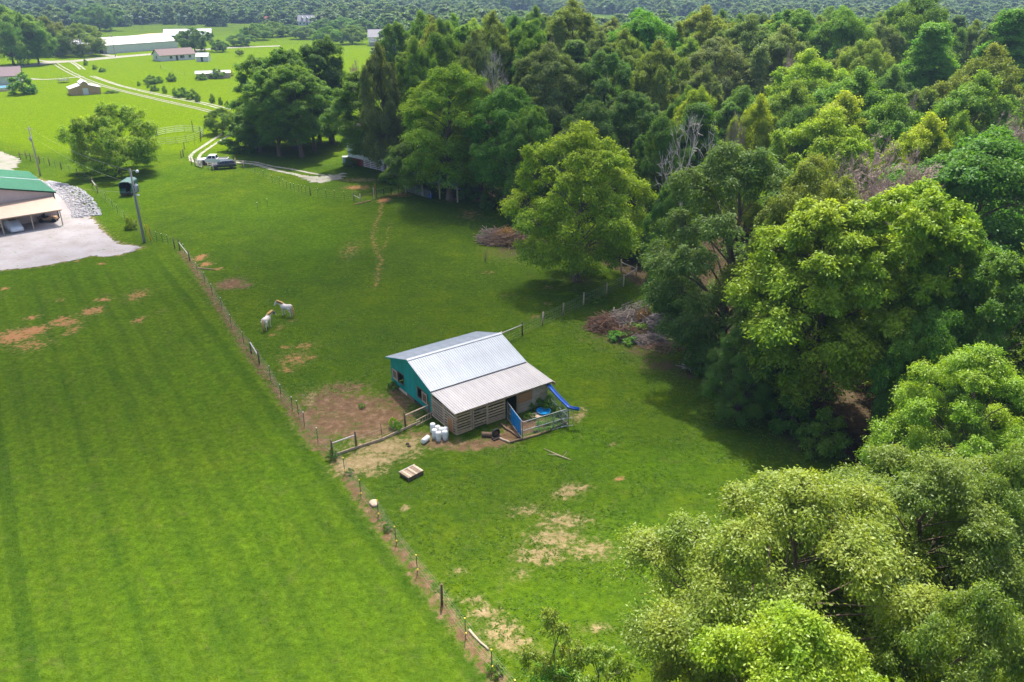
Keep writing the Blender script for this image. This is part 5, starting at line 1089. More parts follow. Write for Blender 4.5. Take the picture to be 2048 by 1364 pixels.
lampbox(pk, 'headlight', 'lamp', 2.90, (-.78, .78), .86, .08, .28, .2); lampbox(pk, 'tail_light', 'red_lamp', -2.89, (-.88, .88), .95, .06, .12, .35)
for s in (-1, 1): MB().box(1.1, 1.25, s * 1.06 - .1, s * 1.06 + .1, 1.22, 1.38).build('mirror', M['car_white'], pk)
# dark wagon in front
sc_ = at(448, 337); sv = empty('dark_car', (sc_.x, sc_.y, 0), R(200), 'dark navy estate car parked behind the rail fence', 'car')
carbody(sv, [(-2.3, .5), (-2.35, .95), (-2.2, 1.02), (.9, 1.02), (1.3, .98), (2.15, .84), (2.32, .68), (2.3, .42), (-2.1, .4)], 1.82, M['car_navy'])
greenhouse(sv, (-2.2, 1.2), (-1.85, .35), 1.72, 1.36, 1.0, 1.56, M['car_navy'], ((.05, .30), (.34, .60), (.64, .92)))
wheels(sv, [(1.42, -.82), (1.42, .82), (-1.35, -.82), (-1.35, .82)], .35, .23)
lampbox(sv, 'tail_light', 'red_lamp', -2.33, (-.72, .72), .88, .06, .24, .3); lampbox(sv, 'headlight', 'lamp', 2.24, (-.66, .66), .72, .12, .32, .14)
for s in (-.55, .55): MB().bar((-1.7, s, 1.61), (.2, s, 1.61), .04, .04).build('roof_rail', M['bumper'], sv)
MB().box(2.26, 2.36, -.8, .8, .38, .58).build('front_bumper', M['dark'], sv); MB().box(-2.42, -2.30, -.8, .8, .42, .66).build('rear_bumper', M['dark'], sv)
# covered car under the carport
p = O1 + ex * 6.6 + Vector((-ex.y, ex.x, 0)) * -2.2; p = at(29, 459); cdir = at(40, 464) - at(14, 443)
cc = empty('covered_car', (p.x, p.y, 0), math.atan2(cdir.y, cdir.x), 'car under a pale fabric cover parked below the tan carport', 'car')
rings = []
for x, w, z0, z1 in ((-2.3, .55, .25, .7), (-2.2, .82, .15, .95), (-1.6, .9, .12, 1.08), (-.9, .92, .12, 1.40), (0, .92, .12, 1.48), (.6, .92, .12, 1.36), (1.2, .92, .12, 1.02), (2.0, .88, .15, .88), (2.35, .72, .2, .72), (2.42, .5, .28, .6)):
    rings.append([Vector((x, -w, z0)), Vector((x, w, z0)), Vector((x, w * 1.0, (z0 + z1) / 2)), Vector((x, w * .9, z1 - .12)), Vector((x, w * .55, z1)), Vector((x, -w * .55, z1)), Vector((x, -w * .9, z1 - .12)), Vector((x, -w, (z0 + z1) / 2))])
MB().loft(rings).build('fabric_cover', M['cover'], cc, True); wheels(cc, [(1.45, -.80), (1.45, .80), (-1.4, -.80), (-1.4, .80)], .33, .2)
MB().box(-.75, .55, -.45, .45, 1.485, 1.495).build('sun_bleached_patch', M['wood_grey'], cc)
# open tan buggy at the right end of the carport
p = at(98, 443); bg_ = empty('open_buggy', (p.x, p.y, 0), rot + R(150), 'tan open buggy with black seats under the right end of the carport', 'buggy')
MB().hexa([(-1.3, -.6, .4), (1.3, -.6, .4), (1.3, .6, .4), (-1.3, .6, .4)], [(-1.25, -.58, .62), (1.05, -.5, .66), (1.05, .5, .66), (-1.25, .58, .62)]).build('body', M['tan'], bg_, False, .04)
MB().hexa([(.45, -.5, .66), (1.3, -.46, .62), (1.3, .46, .62), (.45, .5, .66)], [(.5, -.46, .92), (1.22, -.36, .78), (1.22, .36, .78), (.5, .46, .92)]).build('hood', M['tan'], bg_, False, .04)
for s in (-.3, .3): MB().box(-.55, -.05, s - .22, s + .22, .66, .80).box(-.68, -.52, s - .22, s + .22, .66, 1.2).build('seat', M['black'], bg_)
MB().box(-1.3, -.72, -.56, .56, .64, .84).build('cargo_box', M['wood_brown'], bg_); wheels(bg_, [(.95, -.62), (.95, .62), (-.9, -.62), (-.9, .62)], .32, .24)
MB().tube([(.35, .3, .85), (.2, .3, 1.05)], .02, 6).build('steering_column', M['dark'], bg_)
p = at(105, 428); ob = empty('outboard_motor', (p.x, p.y, 0), rot, 'white-topped outboard motor standing behind the tan buggy', 'motor')
MB().box(-.2, .2, -.3, .3, 1.1, 1.6).build('cowl', M['white_plastic'], ob, False, .06); MB().box(-.08, .08, -.12, .12, 0, 1.1).build('leg', M['black'], ob)
# ---------------------------------------------------------------- horse trailer
p = (at(240, 393) + at(268, 392)) / 2; ht = empty('horse_trailer', (p.x, p.y, 0), R(100), 'dark green two-horse trailer with an open rear in the pasture', 'trailer')
Lh, Wd = 4.3, 1.9   # x forward from the rear, y across
for s in (-1, 1): MB().box(0.0, Lh, s * Wd / 2 - .03, s * Wd / 2 + .03, .45, 2.0).build('side_wall', M['trailer_green'], ht)
MB().box(Lh - .06, Lh, -Wd / 2 + .031, Wd / 2 - .031, .45, 2.3).build('front_wall', M['trailer_green'], ht); MB().box(0, Lh, -Wd / 2, Wd / 2, .36, .449).build('floor', M['wood_dark'], ht)
rings = []
for x in (-.05, .6, 2.2, 3.7, Lh + .05):
    drop = 0 if x < 3.6 else -.12
    rings.append([Vector((x, -Wd / 2 - .04, 1.98 + drop)), Vector((x, -Wd / 2, 2.22 + drop)), Vector((x, -Wd / 2 + .3, 2.42 + drop)), Vector((x, 0, 2.48 + drop)), Vector((x, Wd / 2 - .3, 2.42 + drop)), Vector((x, Wd / 2, 2.22 + drop)), Vector((x, Wd / 2 + .04, 1.98 + drop)), Vector((x, Wd / 2 - .32, 2.36 + drop)), Vector((x, 0, 2.42 + drop)), Vector((x, -Wd / 2 + .32, 2.36 + drop))])
MB().loft(rings).build('roof', M['trailer_top'], ht)
for s in (-1, 1): MB().box(-.02, .06, s * Wd / 2 - .05, s * Wd / 2 + .05, .4, 2.2).build('rear_post', M['trailer_green'], ht)
MB().box(-.06, -.02, -.05, Wd / 2 - .06, .45, 1.35).build('rear_door', M['trailer_green'], ht)
MB().box(-.75, -.03, -Wd / 2 - .06, -Wd / 2 - .02, .45, 1.35).build('open_door', M['trailer_green'], ht)
MB().box(0.1, 3.2, -.03, .03, .46, 1.6).build('divider', M['dark'], ht); MB().box(-.12, -.03, -Wd / 2, Wd / 2, .28, .42).build('rear_bumper', M['rust'], ht)
wheels(ht, [(1.5, -.98), (1.5, .98), (2.3, -.98), (2.3, .98)], .33, .2)
for s in (-1, 1): MB().box(1.1, 2.7, s * 1.08 - .12, s * 1.08 + .12, .68, .74).build('fender', M['dark'], ht)
MB().bar((Lh, 0, .45), (Lh + 1.2, 0, .48), .1, .1).tube([(Lh + 1.1, 0, 0), (Lh + 1.1, 0, .55)], .03, 6).build('tongue', M['dark'], ht)
# ---------------------------------------------------------------- house behind the trees, its tub and gate, the green shed
h0 = at(697, 326); gable('white_house', 'white-sided house with brick base, half hidden behind the tall tree', h0, R(-42), 13, 9, 5.4, 8.2, 'offwhite', 'mauve_roof', .4, 'house', windows=(('f', 2, 3, 2.0, 3.4), ('f', 5, 6.2, 2.0, 3.4), ('f', 9, 10.2, 2.0, 3.4), ('l', 2.0, 3.0, 3.2, 4.6), ('l', 5.5, 6.5, 3.2, 4.6)), base=('brick', 1.3))
p = at(694, 326); tb = empty('water_tank', p, 0.2, 'pale blue-grey square tank beside the white house', 'tank')
MB().box(-.8, .8, -.7, .7, 0, 1.25).build('body', M['tank'], tb, False, .05); MB().box(-.86, .86, -.76, .76, 1.255, 1.33).build('lid', M['galv'], tb); MB().box(-.82, .82, -.74, .74, .1, .2).build('base', M['wood_grey'], tb)
def rail_gate(name, label, A_, B_, h, n, m_, cat='gate', posts=2, r_=.035, zoff=.15):
    d = B_ - A_; e = empty(name, A_, math.atan2(d.y, d.x), label, cat); L = d.length
    for i in range(n): z = zoff + (h - zoff) * i / (n - 1); MB().box(0, L, -r_, r_, z - r_ * 1.2, z + r_ * 1.2).build('rail', M[m_], e)
    for i in range(posts + 1): x = L * i / posts; MB().box(x - r_ * 1.3, x + r_ * 1.3, -r_ * 1.4, r_ * 1.4, 0.0, h + .08).build('upright', M[m_], e)
    return e
rail_gate('white_board_fence', 'white board fence below the brick base of the house', at(720, 331), at(776, 345), 1.5, 5, 'white_paint', 'fence', 5, .06)
rail_gate('pipe_gate', 'long dark pipe gate between the red post and the green shed', at(753, 397), at(812, 385), 1.35, 6, 'dark_green', 'gate', 4, .03)
rail_gate('cattle_panel_gate', 'rusty pipe panel in front of the green shed', at(816, 384), at(862, 399), 1.3, 6, 'galv', 'gate', 3, .03)
s0 = at(812, 386); sd = empty('green_shed', s0, R(-38), 'open shed with a pale roof and green gable trim under the trees', 'shed')
for x, y in ((0, 0), (4, 0), (8, 0), (12, 0), (0, 6), (12, 6)): MB().box(x - .1, x + .1, y - .1, y + .1, 0, 3.0).build('post', M['wood_pale'], sd)
MB().hexa([(-.5, -.5, 3.0), (12.5, -.5, 3.0), (12.5, 6.5, 3.9), (-.5, 6.5, 3.9)], [(-.5, -.5, 3.1), (12.5, -.5, 3.1), (12.5, 6.5, 4.0), (-.5, 6.5, 4.0)]).build('roof', M['roof_metal'], sd)
MB().prism([(-.4, 2.2), (6.4, 2.2), (6.4, 3.85), (-.4, 2.96)], (-.3, 0, 0), (0, 1, 0), (0, 0, 1), (1, 0, 0), .06).build('gable_boards', M['green_roof'], sd)
MB().box(0, 12, 5.95, 6.05, 0, 3.6).build('back_wall', M['roof_metal'], sd); MB().box(1.0, 3.4, .8, 2.6, 0, 1.2).build('hay_stack', M['trailer_top'], sd)
p = at(862, 399); ob = empty('blue_drum', (p.x, p.y + .3, 0), 0, 'small blue drum by the rusty pipe panel', 'drum'); MB().lathe([(0, 0), (.28, 0), (.3, .05), (.3, .85), (.26, .9), (0, .9)], 14).build('body', M['blue_deep'], ob, True); MB().lathe([(0, .901), (.2, .901), (.2, .93), (0, .93)], 12).build('lid', M['blue_deep'], ob)
# ---------------------------------------------------------------- far buildings
c0, c1 = at(215, 108), at(357, 97); dd = c1 - c0
rustm, nt, b = newmat('rust_streaked_roofing'); pos = nd(nt, 'ShaderNodeTexCoord').outputs['Object']
mp = nd(nt, 'ShaderNodeMapping'); mp.inputs['Scale'].default_value = (1.0, .12, .12); nt.links.new(pos, mp.inputs[0])
nt.links.new(mixc(nt, math_(nt, 'MULTIPLY_ADD', noise(nt, .22, 4, .7, mp.outputs[0]), 9.0, -5.4, True), (.46, .45, .46), (.30, .15, .09)), b.inputs['Base Color']); b.inputs['Roughness'].default_value = .5; M['rust_roof'] = rustm
gable('long_white_building', 'long white metal building with a rust-streaked roof', c0, math.atan2(dd.y, dd.x), dd.length, 18, 4.0, 7.0, 'white_paint', 'rust_roof', .3, 'building', doors=(('l', 3.2, 6.4, 0, 3.2),), ribs=1.2)
p = at(190, 78); c0 = at(355, 78)
gable('far_white_shed', 'white arched-looking shed behind the end of the long building', at(330, 82), R(15), 26, 12, 3.2, 6.2, 'dark', 'roof_metal', .6, 'shed')
gable('white_row_shed', 'low white shed half hidden behind the roadside trees', at(78, 111), R(20), 24, 9, 3.0, 5.0, 'white_paint', 'roof_metal', .3, 'shed', doors=(('f', 6, 7.2, 0, 2.2),))
gable('white_block_shed', 'tall white shed between the two roadside trees', at(124, 108), R(20), 9, 8, 4.6, 6.4, 'white_paint', 'white_paint', .2, 'shed', windows=(('f', 2, 3, 1.5, 2.6),))
c0, c1 = at(322, 123), at(382, 119); dd = c1 - c0
gable('ranch_house', 'tan ranch house with a brown shingle roof', c0, math.atan2(dd.y, dd.x), 16, 8.5, 2.6, 4.9, 'offwhite', 'brown_roof', .5, 'house', windows=(('f', 4.2, 5.4, .9, 2.0), ('f', 9.0, 11.0, .9, 2.1), ('f', 13, 14, .9, 2.0), ('l', 3.6, 5.0, .9, 2.0)), doors=(('f', 7.0, 8.0, 0, 2.1),))
gable('white_garden_shed', 'small white shed right of the ranch house', at(393, 123.5), R(5), 5.2, 4.4, 2.2, 3.6, 'white_paint', 'white_paint', .2, 'shed', doors=(('f', 2, 3, 0, 1.9),))
gable('low_shed', 'low grey shed overgrown by bushes in the weedy field', at(393, 158.5), R(18), 12, 5, 1.9, 2.6, 'wood_grey', 'roof_pale', .3, 'shed', doors=(('f', 1, 2.2, 0, 1.7),))
gable('far_white_house', 'far white house with dormers on its steep roof', at(596, 51), R(0), 14.5, 9, 3.2, 7.6, 'white_paint', 'grey_roof', .4, 'house', windows=(('f', 1.5, 2.6, .9, 2.2), ('f', 4.4, 5.4, .9, 2.2), ('f', 9, 10, .9, 2.2), ('f', 12, 13, .9, 2.2)), doors=(('f', 6.8, 7.9, 0, 2.2),))
hp_ = bpy.data.objects['far_white_house']
for x in (3.5, 7.2, 10.8):
    dm = MB().box(x - .7, x + .7, 1.0, 3.0, 4.2, 5.6).prism([(-.9, 5.6), (.9, 5.6), (0, 6.4)], (x, .9, 0), (1, 0, 0), (0, 0, 1), (0, 1, 0), 2.6).build('dormer', M['white_paint'], hp_); MB().box(x - .4, x + .4, .96, .995, 4.5, 5.4).build('pane', M['glass'], dm)
gh = gable('grey_roofed_house', 'grey-roofed house with a deck showing over the grove', at(738, 92), R(8), 15, 12, 4.6, 8.2, 'offwhite', 'grey_roof', .4, 'house', windows=(('f', 2, 3.4, 2.6, 3.9), ('f', 5.4, 6.8, 2.6, 3.9), ('f', 2, 3.4, .6, 1.8)), doors=(('f', 8.2, 9.2, 0, 2.1),))
MB().box(.5, 6.5, -2.6, -.2, 2.1, 2.25).box(.6, .75, -2.55, -2.4, 0, 2.1).box(6.2, 6.35, -2.55, -2.4, 0, 2.1).box(.5, 6.5, -2.6, -2.5, 3.0, 3.1).build('deck', M['white_paint'], gh)
gable('far_white_trailer', 'far white trailer home on the pale clearing', at(868, 47.5), R(14), 12, 5, 2.8, 3.4, 'white_paint', 'white_paint', .1, 'trailer', windows=(('f', 2, 3, 1, 2), ('f', 7, 8, 1, 2)))
gable('far_gabled_house', 'far white house with a pointed gable near the frame edge', at(1975, 65), R(35), 9, 8, 3.6, 7.0, 'white_paint', 'grey_roof', .4, 'house', windows=(('f', 2, 3, 1, 2.2), ('l', 2.5, 3.5, 1, 2.2)))
gable('far_red_roofed_house', 'far house with a dull red roof in the top corner', at(1998, 20), R(-5), 26, 12, 4, 9, 'offwhite', 'mauve_roof', .6, 'house', windows=(('f', 4, 6, 1.2, 2.6), ('f', 14, 16, 1.2, 2.6)))
gable('far_small_white_house', 'tiny far white house between two skyline trees', at(1728, 38), R(10), 7, 6, 3.4, 5.6, 'white_paint', 'grey_roof', .3, 'house', windows=(('f', 2, 3, 1, 2),))
gable('far_red_shed', 'tiny far red shed left of the far white house', at(530, 44), R(10), 9, 6, 2.6, 4.6, 'brick', 'brick', .3, 'shed', doors=(('f', 3, 5, 0, 2.2),))
# tan barn with raised centre
c0, c1 = at(142, 191.5), at(203, 187.5); dd = c1 - c0; Lt = dd.length
tbn = empty('tan_barn', c0, math.atan2(dd.y, dd.x), 'tan barn with a raised centre aisle and white door', 'barn')
x1, x2 = Lt * .38, Lt * .62; D = 7.0
MB().prism([(0, 0), (x1 - .01, 0), (x1 - .01, 2.9), (0, 2.0)], (0, 0, 0), (1, 0, 0), (0, 0, 1), (0, 1, 0), D).build('wing', M['tan'], tbn); MB().prism([(x2 + .01, 0), (Lt, 0), (Lt, 2.0), (x2 + .01, 2.9)], (0, 0, 0), (1, 0, 0), (0, 0, 1), (0, 1, 0), D).build('wing', M['tan'], tbn)
MB().prism([(x1, 0), (x2, 0), (x2, 3.4), ((x1 + x2) / 2, 4.1), (x1, 3.4)], (0, -.03, 0), (1, 0, 0), (0, 0, 1), (0, 1, 0), D + .06).build('centre_bay', M['tan'], tbn)
MB().hexa([(-.2, -.2, 1.96), (x1 - .02, -.2, 2.94), (x1 - .02, D + .2, 2.94), (-.2, D + .2, 1.96)], [(-.2, -.2, 2.05), (x1 - .02, -.2, 3.03), (x1 - .02, D + .2, 3.03), (-.2, D + .2, 2.05)]).build('roof_slope', M['white_paint'], tbn)
MB().hexa([(x2 + .02, -.2, 2.94), (Lt + .2, -.2, 1.96), (Lt + .2, D + .2, 1.96), (x2 + .02, D + .2, 2.94)], [(x2 + .02, -.2, 3.03), (Lt + .2, -.2, 2.05), (Lt + .2, D + .2, 2.05), (x2 + .02, D + .2, 3.03)]).build('roof_slope', M['white_paint'], tbn)
xm = (x1 + x2) / 2
for s in (-1, 1):
    xe = x1 - .15 if s < 0 else x2 + .15; q = [(xe, -.25, 3.36), (xm, -.25, 4.13), (xm, D + .25, 4.13), (xe, D + .25, 3.36)]
    MB().hexa(q, [(a, b_, z + .09) for a, b_, z in q]).build('roof_slope', M['white_paint'], tbn)
MB().box(xm - .8, xm + .8, -.06, -.035, 0, 2.0).build('door', M['white_paint'], tbn)
# house with the pool at the left edge
lh = gable('pool_house', 'white house with a mauve roof beside the round pool', at(-34, 172), R(28), 12, 9, 3.0, 5.6, 'white_paint', 'mauve_roof', .4, 'house', windows=(('r', 3.4, 4.2, .9, 2.2), ('r', 5.0, 5.8, .9, 2.2), ('f', 8, 9, .9, 2.1), ('f', 3, 4, .9, 2.1)))
MB().box(9.5, 12.5, -3.6, -.4, .5, .62).box(9.5, 12.5, -3.6, -3.5, .62, 1.4).build('deck', M['wood_brown'], lh)
p = at(4, 181); po = empty('round_pool', (p.x, p.y, 0), 0, 'round above-ground swimming pool with a blue rim and deck skirt', 'pool')
MB().lathe([(0, .0), (3.3, 0), (3.3, 1.25), (3.1, 1.25), (3.1, 1.05), (0, 1.05)], 28).build('wall', M['white_paint'], po); MB().lathe([(0, 1.06), (3.08, 1.06), (3.08, 1.1), (0, 1.1)], 28).build('water', M['pool_water'], po); MB().lathe([(3.32, 0.0), (3.45, 0), (3.45, .5), (3.32, .5)], 28).build('skirt', M['wood_grey'], po)
# swing frame and field clutter
p = at(128, 165); sw = empty('trampoline', (p.x, p.y, 0), .2, 'dark trampoline with a net on the lawn above the tan barn', 'trampoline')
MB().lathe([(0, .8), (1.9, .8), (1.9, .86), (0, .86)], 20).build('mat', M['dark'], sw)
for k in range(6): a = k * 1.047; MB().tube([(1.85 * math.cos(a), 1.85 * math.sin(a), 0), (1.85 * math.cos(a), 1.85 * math.sin(a), 2.4)], .04, 6).build('leg', M['galv'], sw)
# ---------------------------------------------------------------- fences
tp_me = MB().box(-.022, .022, -.005, .005, -.3, 1.42).box(-.005, .005, .005, .04, -.3, 1.42).mesh('steel_post', M['green_post'])
cap_me = {c: MB().box(-.03, .03, -.03, .045, 1.38, 1.45).box(-.02, .02, .045, .09, 1.39, 1.43).mesh('post_cap', M[c]) for c in ('white_plastic', 'yellow')}
ins_me = MB().box(-.05, .05, -.09, .0, .28, .36).mesh('insulator', M['yellow'])
wp_me = MB().tube([(0, 0, -.3), (.01, 0, .8), (0, .01, 1.55)], [.085, .08, .075], 9).mesh('wooden_post', M['wood_brown'], True)
pp_me = MB().tube([(0, 0, -.3), (0, 0, 1.5)], [.085, .08], 8).mesh('pale_post', M['wood_grey'], True)
def wire_run(e, pts, zs, r=.006, base=None, sag=0.02, stays=0.0):
    o = base
    for z in zs:
        mb = MB()
        for a, b_ in zip(pts[:-1], pts[1:]):
            a_, b2 = Vector((a.x - o.x, a.y - o.y, z)), Vector((b_.x - o.x, b_.y - o.y, z)); mb.tube([a_, (a_ + b2) / 2 - Vector((0, 0, sag)), b2], r, 4, False)
        mb.build('wire', M['wire'], e)
    if stays:
        mb = MB()
        for a, b_ in zip(pts[:-1], pts[1:]):
            L = (b_ - a).length; n = max(1, int(L / stays))
            for i in range(n): q = a.lerp(b_, i / n); mb.tube([(q.x - o.x, q.y - o.y, .04), (q.x - o.x, q.y - o.y, zs[-1])], r * .7, 3, False)
        mb.build('mesh_stays', M['wire'], e)
def fence(name, label, px, cap='white_plastic', zs=(.1, .45, .8, 1.12, 1.38), stays=0, r=.0045, low=None):
    """px: (u, v, kind) with kind t steel post, w wooden post, p pale wooden post"""
    P = [at(u, v) for u, v, k in px]; e = empty(name, P[0], 0, label, 'fence')
    for p, (u, v, k) in zip(P, px):
        o = link('post', {'t': tp_me, 'w': wp_me, 'p': pp_me}[k], e); o.location = (p.x - P[0].x, p.y - P[0].y, 0); o.rotation_euler = (trs.uniform(-.04, .04), trs.uniform(-.04, .04), trs.uniform(0, 6.3) if k != 't' else .6)
        if k == 't' and cap:
            link('cap', cap_me[cap], o)
            if low: link('insulator', ins_me, o)
        elif k != 't' and low: link('insulator', ins_me, o)
    wire_run(e, P, zs, r, P[0], .02, stays)
    return e, P
def rail(e, P0, a, b_, z0, z1, r, m_, name='rail'):
    A_, B_ = at(*a), at(*b_); return MB().tube([(A_.x - P0.x, A_.y - P0.y, z0), (B_.x - P0.x, B_.y - P0.y, z1)], r, 8).build(name, M[m_], e)
e, P = fence('pasture_fence', 'long wire fence on steel posts between the mown field and the horse pasture', [(302, 478, 'w'), (314, 483, 't'), (326, 486, 't'), (337, 489, 't'), (350, 497, 'w'), (360, 501, 'w'), (370, 508, 't'), (380, 522, 'w'), (395, 547, 't'), (410, 566, 't'), (425, 590, 't'), (444, 619, 't'), (463, 654, 't'), (488, 689, 't'), (503, 707, 'w'), (519, 728, 'w'), (541, 759, 't'), (562, 797, 't'), (584.6, 823, 't'), (597.5, 831, 't'), (609, 854, 't'), (636, 887, 't'), (665, 912, 'w')])
rail(e, P[0], (503, 707), (519, 728), 1.25, 0.9, .06, 'rope_rail', 'brace_rail'); rail(e, P[0], (360, 501), (380, 522), 1.2, .8, .05, 'rope_rail', 'brace_rail')
e, P = fence('meadow_fence', 'wire fence with yellow post caps beside the near meadow', [(665, 914, 'w'), (690, 947, 't'), (722, 993, 't'), (757, 1034, 't'), (793, 1089, 't'), (835, 1146, 't'), (884, 1208, 'w'), (931, 1274, 't'), (984, 1341, 't'), (1030, 1400, 't')], 'yellow', low=True)
e, P = fence('paddock_fence', 'low paddock fence running from the corner post to the barn', [(666, 912, 'w'), (713, 896, 'w'), (765, 879, 't'), (811.6, 857, 'w'), (858, 836, 'w')], None, (.1, .4, .75, 1.05), .5)
rail(e, P[0], (666, 912), (713, 896), 1.15, 1.2, .055, 'rope_rail'); rail(e, P[0], (811.6, 857), (858, 836), 1.25, 1.25, .055, 'wood_grey')
for a, b_ in (((666, 913.5), (713, 897.5)), ((713, 897.5), (765, 880.5)), ((765, 880.5), (811.6, 858.5)), ((811.6, 858.5), (840, 846))):
    A_, B_ = at(*a), at(*b_); MB().bar((A_.x - P[0].x, A_.y - P[0].y, .12), (B_.x - P[0].x, B_.y - P[0].y, .12), .05, .2).build('base_board', M['wood_grey'], e)
e, P = fence('upper_fence', 'wire fence on pale wooden posts from the barn back to the wood', [(1003, 690, 'p'), (1045, 670.5, 'w'), (1084.7, 649.5, 'p'), (1126, 631, 'p'), (1167, 610, 'p'), (1213, 588.7, 'p'), (1246.5, 573, 'p')], None, (.1, .4, .75, 1.1, 1.3), .4, .008, low=True)
rail(e, P[0], (1003, 690), (1045, 670.5), 1.3, 1.2, .06, 'rope_rail')
e, P = fence('wood_corner_fence', 'corner fence with pale crossing rails at the edge of the dark wood', [(1246.5, 572, 'p'), (1272, 555, 'p'), (1242, 541, 'p')], None, (.3, .7, 1.1), .3)
rail(e, P[0], (1246.5, 572), (1272, 555), 1.25, 1.15, .05, 'rope_rail'); rail(e, P[0], (1242, 541), (1272, 555), 1.1, 1.15, .05, 'rope_rail')
e, P = fence('yard_fence', 'wire fence on steel posts along the grass verge behind the utility pole', [(292, 472, 't'), (273, 462, 't'), (250, 440, 't'), (236, 427, 't'), (226, 417, 't'), (212, 402, 't'), (196, 386, 'w'), (186, 372, 'w'), (172, 361, 't'), (156, 354, 'w'), (140, 346, 't'), (123, 339, 'w'), (111, 335, 't'), (100, 331, 'w'), (90, 329, 't'), (80, 327, 'w')], 'white_plastic')
rail(e, P[0], (196, 386), (186, 372), 1.1, 1.0, .06, 'rope_rail', 'brace_rail')
e, P = fence('field_corner_fence', 'wooden corner brace fence by the bright gravel drive', [(80, 327, 'w'), (62, 321, 'w'), (53, 317, 'w'), (41, 319, 'w')], None, (.3, .7, 1.1), .5)
rail(e, P[0], (62, 321), (41, 319), 1.0, 1.1, .06, 'wood_brown'); rail(e, P[0], (80, 327), (62, 321), 1.0, 1.0, .06, 'wood_brown')
DF = [(488, 337, 'p'), (510, 346, 't'), (528, 356, 't'), (545, 366, 't'), (559, 370, 't'), (566.6, 374, 't'), (574, 378, 't'), (582, 381, 't'), (589, 383, 't'), (598, 385, 't'), (604, 386.5, 't'), (612, 388, 't'), (621, 391, 'w'), (636, 393, 't'), (653, 395, 't'), (670, 397, 't'), (689, 399, 't'), (708, 401, 'w'), (721, 405, 'p')]
e, P = fence('drive_fence', 'wire fence with steel posts curving between the pasture and the house drive', DF, 'white_plastic')
rail(e, P[0], (708, 401), (721, 405), .9, .7, .06, 'rope_rail'); rail(e, P[0], (721, 405), (748, 398), .95, 1.1, .05, 'wood_brown')
rail(e, P[0], (709, 410), (742, 402), .1, .1, .10, 'log', 'fallen_rail')
for u, v, h, r_, m_, lab in ((748, 398, 1.9, .07, 'rope_rail', 'pale gate post where the clay path begins'), (752, 398, 2.6, .09, 'ply_orange', 'tall reddish gate post where the clay path begins')):
    p = at(u, v); o = MB().tube([(0, 0, -.2), (0, 0, h)], r_, 9).build('gate_post', M[m_]); o.location = p; tag(o, lab, 'post')
e, P = fence('parking_fence', 'rough rail fence in front of the parked dark car', [(384, 330, 'w'), (391, 331.5, 'w'), (406, 336, 'w'), (417, 340, 'p'), (427, 341.5, 'p'), (452, 336, 'p'), (472, 331, 'p'), (488, 337, 'p')], None, (.3, .7, 1.1), .3)
rail(e, P[0], (417, 340), (452, 336), 1.0, 1.05, .06, 'rope_rail'); rail(e, P[0], (452, 336), (472, 331), 1.05, 1.1, .06, 'rope_rail')
rail_gate('pink_pipe_gate', 'pale pipe gate beside the nose of the white pickup', at(391, 331.5), at(406, 336), 1.35, 6, 'rope_rail', 'gate', 2, .035)
e, P = fence('track_fence', 'posts and wire beside the farm track bend', [(363, 316, 'w'), (367, 313, 'w'), (369, 298, 'w'), (390, 291, 't'), (402, 283, 'w'), (415, 277, 't'), (430, 266, 'w')], None, (.3, .7, 1.1), .5)
# round pen of pipe panels
rp = empty('round_pen', at(352, 276), 0, 'pale round pen of pipe panels in the bright field', 'pen'); c = at(352, 276); N_ = 18
ring_ = []
for k in range(N_):
    a = 2 * math.pi * k / N_; ring_.append(Vector((5.8 * math.cos(a), 11.0 * math.sin(a) * .75, 0)))
for k in range(N_):
    a, b_ = ring_[k], ring_[(k + 1) % N_]; mb = MB()
    for z in (.25, .65, 1.05, 1.5): mb.tube([a + Vector((0, 0, z)), b_ + Vector((0, 0, z))], .03, 5)
    mb.tube([a, a + Vector((0, 0, 1.55))], .035, 5); mb.build('panel', M['galv'], rp)
for k in (0, 4, 8, 13): MB().tube([ring_[k] * 1.02, ring_[k] * 1.02 + Vector((0, 0, 2.6))], .08, 7).build('post', M['wood_brown'], rp)
# fence across the far field and the weedy plot
fence('field_fence', 'thin wire fence crossing the bright field above the bushes', [(322, 137, 'w'), (345, 146, 't'), (370, 151, 't'), (395, 153, 't')], None, (.4, .8, 1.2), 0, .012)
# ---------------------------------------------------------------- poles
def pole(name, label, b_, h, r0, r1):
    p = at(*b_); e = empty(name, (p.x, p.y, 0), 0, label, 'utility pole'); MB().tube([(0, 0, -.3), (0, 0, h * .5), (0, 0, h)], [r0, (r0 + r1) / 2, r1], 12).build('shaft', M['pole_grey'], e, True); return e, p
e, P1 = pole('utility_pole', 'tall grey utility pole with a transformer beside the gravel yard', (289, 485), 10.4, .19, .12)
MB().lathe([(0, 0), (.25, 0), (.27, .05), (.27, .85), (.22, .95), (0, .97)], 16, (.48, -.1, 7.3)).build('transformer', M['galv'], e, True); MB().box(.05, .30, -.14, -.06, 7.5, 7.6).box(.05, .30, -.14, -.06, 8.0, 8.1).build('bracket', M['dark'], e)
for dx in (.40, .58): MB().lathe([(.03, 0), (.05, .06), (.03, .12), (.05, .18), (.02, .25)], 8, (dx, -.1, 8.25)).build('bushing', M['white_plastic'], e)
MB().tube([(0, 0, 10.0), (.5, -.2, 10.25), (1.0, -.3, 10.2)], .04, 6).build('lamp_arm', M['galv'], e); MB().lathe([(.08, .25), (.2, .1), (.22, 0), (.16, -.12), (0, -.16)], 12, (1.1, -.33, 10.1)).build('lamp_head', M['white_plastic'], e, True)
MB().tube([(0, 0, 6.9), (.55, -.35, 6.95)], .03, 6).lathe([(.06, .15), (.18, .05), (.18, 0), (0, -.06)], 10, (.65, -.4, 6.85)).build('lower_lamp', M['white_plastic'], e)
